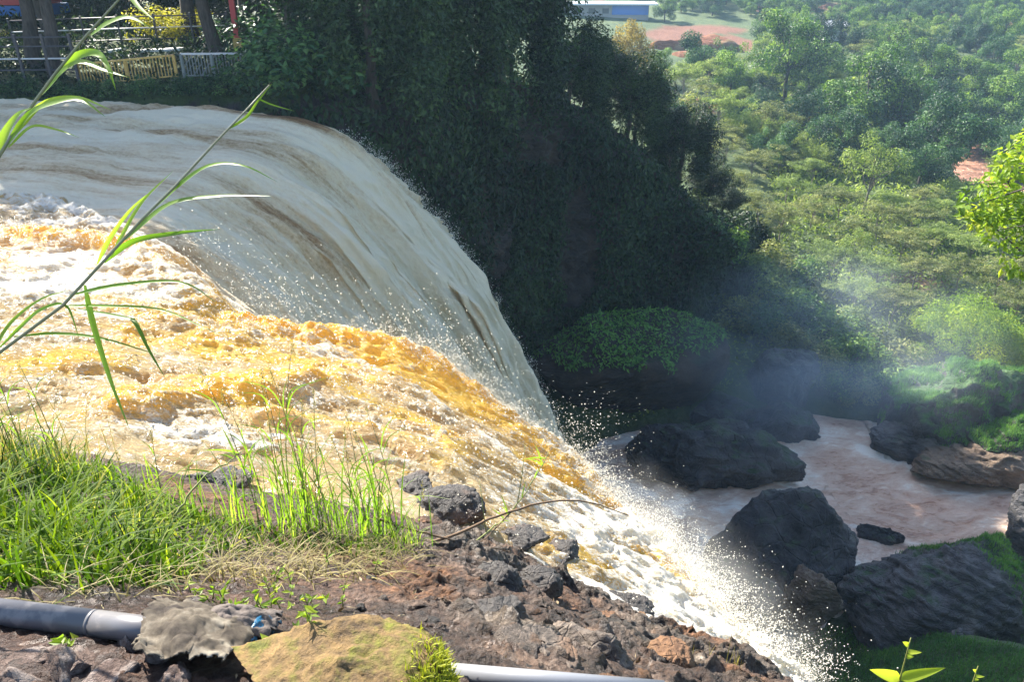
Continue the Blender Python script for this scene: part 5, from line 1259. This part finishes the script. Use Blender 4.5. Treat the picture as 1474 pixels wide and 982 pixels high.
# ------------------------------------------------------------------ foreground rocks
FR = [(655, 728, .30, 'dark_lava_rock', 'dark rough rock with white water pouring round it', .16, .8), (880, 910, .15, 'rust_rock', 'rust orange block in the middle of the rocky bank', None, None), (925, 905, .12, 'rust_rock', 'paler rust block right of the orange one', None, None), (705, 905, .17, 'dark_lava_rock', 'rounded dark knob among the grey lava rocks', None, None),
      (715, 842, .15, 'dark_lava_rock', 'squarish dark rock under the water edge', None, None), (770, 850, .17, 'dark_lava_rock', 'long dark rock at the top of the rocky bank', None, None), (780, 960, .16, 'lava_rock', 'pale grey lump above the white pipe', None, None), (850, 950, .2, 'lava_rock', 'large grey lava rock right of the white pipe', None, None), (960, 960, .15, 'rust_rock', 'brown block above the dry straw', None, None)]
for i, (a, b, s, l) in enumerate([(275, 702, .30, 'dark rock added to stand for the dark gap in the water behind the grass'), (322, 690, .20, 'small dark rock added right of it for the same dark gap'), (598, 696, .22, 'flat dark rock washed over by foam left of the rounder one'), (745, 775, .24, 'dark rock in the foam below the arching twig'), (812, 792, .2, 'dark rock breaking the foam beyond the arching twig'), (905, 868, .2, 'lowest dark rock in the foam beside the bank')]):  # first two are dark lumps added where the water has only a gap
    q = atz(a, b, 0); p = march(a, b, lambda x, y: RZ(x, y) - .1, 3, 15); V, Fc = rock_arrays(480 + i, (s * 1.25, s * .9, s * .42), 5, 11, .18, 0, .3, .06)
    o = obj('rock', new_mesh('rock', V, Fc, True, M['dark_lava_rock']), None, p + np.array([0, 0, -.04])); o.rotation_euler = (0, .1, i * 1.1); tag(o, l, 'rock', 'rocks in the cascade')
for i, (a, b, s, m_, l, dz, dist) in enumerate(FR):
    p = fgat(a, b) if dz is None else atz(a, b + 14, .42)
    if i == 0: s = .34
    V, Fc = rock_arrays(500 + i, (s, s * .8, s * .62), 5, 9, .12, 0, .3, .07)
    o = obj('rock', new_mesh('rock', V, Fc, True, M[m_]), None, p + np.array([0, 0, s * .1])); o.rotation_euler = (0, 0, i * 1.3); tag(o, l, 'rock', 'rocks on the near bank')
rng = np.random.default_rng(66)
proto = [(new_mesh('rock', *rock_arrays(520 + j, (.5, .42, .33), 4, 8, .13, 0, .3, .10), True, M[('lava_rock', 'lava_rock', 'dark_lava_rock', 'rust_rock')[j % 4]])) for j in range(8)]
RP = [(560, 830), (640, 815), (780, 850), (860, 880), (930, 880), (1010, 920), (1060, 955), (1110, 985), (990, 985), (900, 985), (720, 965), (660, 925), (600, 870), (640, 880), (500, 850), (430, 845)]
n = 0
while n < 34:
    a, b = rng.uniform(430, 1130), rng.uniform(800, 1000)
    if not inside(a, b, [(430, 830), (600, 800), (740, 800), (860, 850), (960, 900), (1060, 940), (1150, 1000), (700, 1000), (600, 900), (440, 870)]): continue
    p = fgat(a, b); s = rng.choice([.07, .1, .14, .2, .28], p=[.4, .3, .2, .08, .02]) * (.6 if a < 620 else 1)
    j = 3 if a > 860 and rng.uniform() < .55 else rng.integers(8)
    o = obj('rock', proto[j], None, p + np.array([0, 0, s * .08])); o.scale = (s * rng.uniform(.8, 1.3), s * rng.uniform(.8, 1.2), s * rng.uniform(.6, 1.1)); o.rotation_euler = rng.uniform(-.4, .4), rng.uniform(-.4, .4), rng.uniform(0, 6.28)
    tag(o, 'rough knobbly lava stone set in the rocky dirt bank beside the cascade', 'rock', 'stones in the rocky bank'); n += 1
pink = new_mesh('rock', *rock_arrays(560, (.5, .4, .33), 4, 8, .12, 0, .3, .06), True, rock_mat('pink_rock', (.06, .032, .022), (.28, .19, .15), (.36, .29, .25), None, 0, 0, 5, 1, .85))
for i, (a, b, s) in enumerate([(40, 965, .18), (120, 960, .16), (185, 940, .13), (220, 962, .14), (90, 982, .15), (160, 985, .16), (20, 992, .15), (255, 985, .14), (140, 935, .1), (70, 940, .09), (290, 860, .05), (320, 875, .05)]):
    o = obj('rock', pink, None, fgat(a, b)); o.scale = (s * 1.25, s, s); o.rotation_euler = (i, i * .6, i * 2.1); tag(o, 'pinkish brown stone in the dirt below the grey pipe', 'rock', 'stones under the pipe')

# the yellow mossy rock at the bottom
def yellow_rock():
    p = fgat(540, 985); V, Fc = rock_arrays(610, (.40, .22, .15), 6, 6, .08, 0, .3, .03)
    root = obj('mossy_rock', new_mesh('mossy_rock', V, Fc, True, M['yellow_rock']), None, p + np.array([0, -.02, -.035])); root.rotation_euler = (0, .14, -.2)
    tag(root, 'smooth yellow ochre rock with lime moss at the bottom', 'rock')
    top_blades(root, V, Fc, 'moss', leaf_mat('lime_moss', [(0, (.12, .16, .01)), (1, (.42, .42, .03))], .3), 5000, .030, 9, .3, lambda c: sstep(.05, .3, c[:, 0]), .004, .8)
yellow_rock()

def litter():
    rng = np.random.default_rng(57); n = 9000; x = rng.uniform(-3.4, 1.8, n); y = rng.uniform(.9, 4.2, n); P = xyz(x, y, fgz(x, y) + .012)
    px, py, d = project(P); ok = inside(px, py, [(-200, 860), (250, 830), (420, 800), (600, 800), (760, 850), (960, 930), (1100, 990), (1100, 1100), (-200, 1100)]) & (rng.uniform(0, 1, n) < .35 + .5 * sstep(-.1, .3, fbm(P * 2, 3, 6)))
    P = P[ok]; m = len(P); N = rng.normal(0, .5, (m, 3)) + (0, 0, 1); U = rng.normal(0, 1, (m, 3)) * (1, 1, .25); L = rng.uniform(.012, .05, m)
    V, Fc = leaf_arrays(P, N, U, L, L * rng.choice([.12, .3, .5], m))
    o = obj('litter', new_mesh('litter', V, Fc, False, leaf_mat('dead_leaf', [(0, (.03, .018, .01)), (.5, (.14, .085, .04)), (1, (.40, .32, .2))], .2, 1.2, .7, 0), {'tint': ('FACE', rng.uniform(0, 1, m))}))
    tag(o, 'dead leaves and straw bits scattered over the dirt bank', 'litter', kind='stuff')
litter()
# ------------------------------------------------------------------ pipes, sack, scrap
M['pvc'] = plain('pvc', (.125, .12, .125), .38, .25, 6, .03, wear=(.21, .19, .18))
M['white_pipe'] = plain('white_pipe', (.20, .205, .22), .4, .25, 6, .04)
def pipes():
    a, b, c = np.array(fgat(-260, 868)), np.array(fgat(0, 898)), np.array(fgat(262, 925))
    A = fgat(-330, 862) + np.array([0, 0, .06]); B = fgat(0, 902) + np.array([0, 0, .06]); Cc = fgat(272, 944) + np.array([0, 0, .08])
    dirv = (Cc - B) / np.linalg.norm(Cc - B); root = empty('drain_pipe', B)
    r = .037
    MB().tube([A - B - dirv * .0, dirv * .31], r, 32).build('tube', M['pvc'], root)
    MB().tube([dirv * .312, Cc - B], r * .985, 32).build('tube', M['pvc'], root)
    MB().tube([dirv * .306, dirv * .316], r * 1.006, 32).build('collar', M['pvc'], root)
    tag(root, 'grey plastic drain pipe lying across the lower left', 'pipe')
    A = fgat(640, 980) + (0, 0, .03); B = fgat(960, 1010) + np.array([0, 0, .05]); root = empty('white_pipe', A)
    d = atd(956, 996, project(A)[2] - .05) - A
    th = np.linspace(0, 2 * math.pi, 24, endpoint=False); t = d / np.linalg.norm(d); sx = np.cross(t, [0, 0, 1]); sx /= np.linalg.norm(sx); up = np.cross(sx, t)
    rings = [(0, .028), (1, .028), (1, .023), (0, .023)]
    V = np.concatenate([d * q + rr * (np.cos(th)[:, None] * sx + np.sin(th)[:, None] * up) for q, rr in rings]); Fc = []
    for i in range(4):
        j = (i + 1) % 4
        for k_ in range(24): Fc.append((i * 24 + k_, i * 24 + (k_ + 1) % 24, j * 24 + (k_ + 1) % 24, j * 24 + k_))
    me = new_mesh('tube', V, np.array(Fc), True, M['white_pipe']); obj('tube', me, root)
    tag(root, 'pale pipe end lying along the bottom edge of the rocks', 'pipe')
pipes()
def cloth(name, label, cat, corners, mat, seed, amp=.03, n=70, sag=None):
    """draped sheet over the ground, corners in photo pixels (order: tl, tr, br, bl) with lift"""
    c = [fgat(a, b) + np.array([0, 0, l]) for a, b, l in corners]
    u, v = np.meshgrid(np.linspace(0, 1, n), np.linspace(0, 1, n)); u = u[..., None]; v = v[..., None]
    P = c[0] * (1 - u) * (1 - v) + c[1] * u * (1 - v) + c[2] * u * v + c[3] * (1 - u) * v
    q = xyz(u[..., 0] * 3, v[..., 0] * 2, seed)
    P[..., 2] += amp * (ridged(q * (.7, 1.3, 1), 2, seed) * 1.1 + .4 * fbm(q * 4, 3, seed + 1)) + .05 * np.sin(u[..., 0] * math.pi) * np.sin(v[..., 0] * math.pi)
    P[..., 1] += amp * .8 * fbm(q * 1.5 + 4, 3, seed + 3); P[..., 0] += amp * .8 * fbm(q * 1.7 + 8, 3, seed + 4)
    edge = np.minimum(np.minimum(u, 1 - u), np.minimum(v, 1 - v))[..., 0]
    mask = edge > .07 * np.clip(.4 + fbm(q * 5, 4, seed + 6), 0, 1)
    V, Fc, _ = compact(P.reshape(-1, 3), grid_faces(n, n, mask))
    o = obj(name, new_mesh(name, V, Fc, True, mat)); md = o.modifiers.new('thick', 'SOLIDIFY'); md.thickness = .004
    tag(o, label, cat); return o
def sack_mat():
    k = NT('sackcloth'); uv = k.pos(); w1 = k.n('TexWave', None, Vector=uv, Scale=120.0, Distortion=1.0); w2 = k.n('TexWave', {'bands_direction': 'Y'}, Vector=uv, Scale=120.0, Distortion=1.0)
    n1 = k.noise(uv, 7, 6, .65)
    c = k.ramp(n1, [(.38, (.03, .02, .013)), (.5, (.12, .095, .065)), (.63, (.30, .26, .195))])
    return k.done(k.pbr(c, .9, k.bump(k.math('ADD', k.math('MULTIPLY', k.math('ADD', w1.outputs[1], w2.outputs[1]), .3), n1), .7, .01)))
M['sack'] = sack_mat()
cloth('torn_sack', 'torn dirty white sack draped over the end of the grey pipe', 'sack', [(230, 905, .11), (400, 912, .03), (330, 985, .05), (196, 978, .06)], M['sack'], 3, .022)
cloth('sack_scrap', 'grey brown flap of cloth right of the torn sack', 'cloth', [(300, 912, .08), (415, 905, .05), (395, 935, .02), (285, 945, .06)], plain('grey_cloth', (.12, .095, .08), .9, .6, 12, .4), 8, .02, 40)
cloth('plastic_scrap', 'crumpled blue plastic scrap beside the torn sack', 'plastic scrap', [(368, 916, .04), (412, 908, .03), (396, 926, .03), (352, 946, .03)], plain('blue_plastic', (.006, .09, .18), .3, .6, 20, .3), 12, .010, 40)

def weed(label, px, py, h, seed, n=14, spread=.06, lsize=.04, mat='lime_leaf', base=None, group='small weeds on the near bank'):
    rng = np.random.default_rng(seed); b = fgat(px, py) if base is None else np.array(base); root = empty('weed', b); mb = MB(); P = []; 
    ns = max(1, n // 5)
    for i in range(ns):
        an = rng.uniform(0, 6.28); q = np.linspace(0, 1, 6); path = np.stack([rng.normal(0, spread) + math.cos(an) * .25 * h * q, rng.normal(0, spread) + math.sin(an) * .25 * h * q, h * q * rng.uniform(.6, 1)], 1); MB().tube(path, np.linspace(.0028, .0012, 6), 5).build('stem', M['green_twig'], root)
        for j in range(max(3, n // ns)):
            t = rng.uniform(.25, 1); P.append([np.interp(t, q, path[:, k]) for k in range(3)])
    P = np.array(P); m = len(P); U = rng.normal(0, 1, (m, 3)) * (1, 1, .4) + (0, 0, .35); N = rng.normal(0, .4, (m, 3)) + (0, -.2, 1)
    L = lsize * rng.uniform(.7, 1.4, m); V, Fc = leaf_arrays(P, N, U, L, L * .42)
    obj('leaves', new_mesh('leaves', V, Fc, False, M[mat], {'tint': ('FACE', np.clip(rng.normal(.55, .2, m), 0, 1))}), root)
    tag(root, label, 'weed', group)
weed('creeping leafy weed spreading behind the torn sack', 340, 893, .06, 1, 170, .10, .028)
weed('creeping leafy weed right of the one behind the sack', 415, 880, .06, 2, 150, .10, .028)
weed('thin weed growing between the pipe and the grass', 300, 880, .06, 13, 50, .05, .025)
weed('small upright weed on the yellow rock', 462, 960, .12, 3, 12, .012, .035, base=fgat(462, 955) + np.array([0, 0, .10]))
weed('leafy weed at the foot of the yellow rock', 570, 980, .10, 4, 30, .05, .04, base=fgat(575, 985) + np.array([0, 0, .03]))
weed('little weed in front of the grey pipe', 135, 935, .10, 5, 12, .02, .045)
weed('lone weed beside the blue plastic scrap', 380, 960, .10, 6, 10, .015, .04)
def tall_weed(label, px, py, t, hpx, seed, big):
    rng = np.random.default_rng(seed); b = atd(px, py + 60, t); root = empty('weed', b); h = (hpx + 60) * t / F * 1.25
    q = np.linspace(0, 1, 8); path = np.stack([-.04 * h * q, 0 * q, h * q], 1)
    MB().tube(np.concatenate([[[.02, 0, -.5]], path]), np.r_[.006, np.linspace(.005, .002, 8)], 6).build('stem', M['green_twig'], root)
    for i, (an, tt, L, w) in enumerate([(2.9, .55, .16, .05), (.5, .55, .15, .045), (1.3, .8, .07, .02), (-.7, .85, .06, .02), (2.4, .92, .05, .02)]):
        L *= big; w *= big; c = path[-1] * tt
        d = np.array([math.cos(an), -.25, .45 + .25 * math.sin(an * 3)]); V, Fc = ribbon_leaf([c, c + d * L * .5, c + d * L], w, .2)
        obj('leaf', new_mesh('leaf', V, Fc, True, M['lime_leaf'], {'tint': ('FACE', np.full(len(Fc), .8))}), root)
    tag(root, label, 'weed', 'young plants in front of the dark slope')
tall_weed('young plant with two broad yellow green leaves before the dark slope', 1278, 985, 3.2, 80, 1, 1.0)
tall_weed('smaller young plant right of the broad leaved one', 1378, 992, 3.4, 45, 2, .7)

# ------------------------------------------------------------------ leafy tree at the right edge
def edge_tree():
    rng = np.random.default_rng(41); base = np.array([8.2, 8.6, zt(8.2, 8.6) - .2]); root = empty('leafy_tree', base)
    tip = atd(1462, 300, 9.2) - base
    mb = MB(); H = tip[2] + 1.0
    trunk = np.array([[0, 0, -.4], [.1, 0, H * .35], [-.2, .1, H * .7], [-.5, .15, H]]); mb.tube(trunk, [.16, .13, .10, .06], 8)
    C = []
    for (a, b, t) in [(1420, 290, 9.0), (1440, 330, 9.2), (1450, 260, 9.4), (1468, 235, 9.2), (1466, 372, 9.0), (1412, 310, 9.1), (1480, 300, 9.4), (1500, 340, 9.3), (1520, 270, 9.3), (1490, 215, 9.5), (1540, 200, 9.4), (1550, 330, 9.5), (1590, 260, 9.4), (1640, 300, 9.6), (1620, 190, 9.8), (1690, 240, 9.6), (1580, 140, 9.8), (1660, 150, 9.9), (1600, 350, 9.3), (1700, 330, 9.5), (1540, 90, 9.9), (1640, 90, 10), (1445, 295, 9.6), (1470, 345, 9.5)]:
        c = atd(a, b, t) - base; C.append(c); s = trunk[2] + (trunk[3] - trunk[2]) * rng.uniform(0, 1)
        mb.tube([s, s + (c - s) * .5 + (0, 0, .12), c], [.03, .02, .006], 5)
    mb.build('trunk', M['bark'], root)
    C = np.array(C); Rc = rng.uniform(.17, .30, len(C))
    obj('crown', crown_mesh('crown', [clump_leaves(C, Rc, 115, .10, rng, .25, 1, .7, .5)], M['lime_leaf']), root)
    tag(root, 'bright yellow green leafy tree reaching in at the right edge', 'tree')
edge_tree()

# ------------------------------------------------------------------ air
def air():
    k = NT('haze_air'); v = k.n('VolumePrincipled', None, Color=(.50, .74, 1.0), Density=HAZE, Anisotropy=.2)
    k.t.links.new(v.outputs[0], k.out.inputs['Volume'])
    o = MB().box((0, 0, 0), (1, 1, 1)).build('haze', k.m, None, False)
    o.location = (0, 0, -2.5); o.scale = (1960, 1960, 57)
    tag(o, 'pale blue haze filling the valley', 'haze', kind='stuff')
    # mist over the plunge pool
    k = NT('mist_air'); p = k.pos(); n1 = k.noise(p, 1.6, 4, .6, .4)
    d = k.n('VectorMath', {'operation': 'LENGTH'}, i0=p).outputs['Value']
    den = k.math('MULTIPLY', k.mapr(d, 1.0, .0), k.mapr(n1, .36, .70))
    den = k.math('MULTIPLY', den, MIST)
    v = k.n('VolumePrincipled', None, Color=(.70, .83, 1.0), Density=den, Anisotropy=.2)
    k.t.links.new(v.outputs[0], k.out.inputs['Volume'])
    V, Fc = ico(3)
    o = obj('mist', new_mesh('mist', V, Fc, True, k.m), None, (16.3, 37, -14.8)); o.scale = (12, 9, 7.3); o.rotation_euler = (0, 0, .12)
    tag(o, 'bluish mist drifting over the plunge pool and boulders', 'mist', kind='stuff')
    k = NT('spray_mist_air'); p = k.pos(); n1 = k.noise(k.n('NewGeometry').outputs['Position'], 1.3, 4, .6, .3)
    d = k.n('VectorMath', {'operation': 'LENGTH'}, i0=p).outputs['Value']
    den = k.math('MULTIPLY', k.math('MULTIPLY', k.mapr(d, 1.0, .0), k.mapr(n1, .38, .68)), .45)
    v = k.n('VolumePrincipled', None, Color=(.97, .96, .93), Density=den, Anisotropy=.3)
    k.t.links.new(v.outputs[0], k.out.inputs['Volume'])
    o = obj('spray_mist', new_mesh('spray_mist', V, Fc, True, k.m), None, (2.35, 7.6, -2.15)); o.scale = (.95, 3.9, .8); o.rotation_euler = (-.20, 0, .22)
    tag(o, 'fine white mist hanging along the lip of the cascade', 'mist', kind='stuff')
HAZE = .00045; MIST = .085
air()

# ------------------------------------------------------------------ light, sky, camera
S = Vector((-.50, .62, .60)).normalized()
sun = bpy.data.lights.new('sun', 'SUN'); sun.energy = 5.0; sun.angle = math.radians(.5); sun.color = (1, .94, .84)
so = bpy.data.objects.new('sun', sun); so.rotation_euler = S.to_track_quat('Z', 'Y').to_euler(); so.location = (-20, 25, 40); COL.objects.link(so)
w = bpy.data.worlds.new('World'); sc.world = w; w.use_nodes = True; nt = w.node_tree; nt.nodes.clear()
sky = nt.nodes.new('ShaderNodeTexSky'); sky.sky_type = 'NISHITA'; sky.sun_disc = False
sky.sun_elevation = math.asin(S.z); sky.sun_rotation = math.atan2(S.x, S.y)
bg = nt.nodes.new('ShaderNodeBackground'); bg.inputs[1].default_value = .11; ou = nt.nodes.new('ShaderNodeOutputWorld')
nt.links.new(sky.outputs[0], bg.inputs[0]); nt.links.new(bg.outputs[0], ou.inputs[0])

cam = bpy.data.cameras.new('camera'); cam.sensor_width = 36; cam.lens = 36 * F / 1474; cam.clip_end = 5000; cam.clip_start = .05
co = bpy.data.objects.new('camera', cam); co.location = CAM.tolist(); co.rotation_euler = (math.radians(90) - PITCH, 0, 0); COL.objects.link(co); sc.camera = co
sc.view_settings.view_transform = 'Standard'; sc.view_settings.look = 'None'; sc.view_settings.exposure = 1.9; sc.view_settings.gamma = 1
sc.render.engine = 'CYCLES'
cy = sc.cycles
cy.max_bounces = 6; cy.diffuse_bounces = 3; cy.glossy_bounces = 2; cy.transmission_bounces = 4; cy.transparent_max_bounces = 6; cy.volume_bounces = 2
cy.sample_clamp_indirect = 6; cy.caustics_reflective = False; cy.caustics_refractive = False
cy.volume_step_rate = 2.0; cy.volume_max_steps = 96
cy.use_denoising = True
try: cy.denoiser = 'OPENIMAGEDENOISE'; cy.denoising_input_passes = 'RGB_ALBEDO_NORMAL'
except Exception as e: print(e)
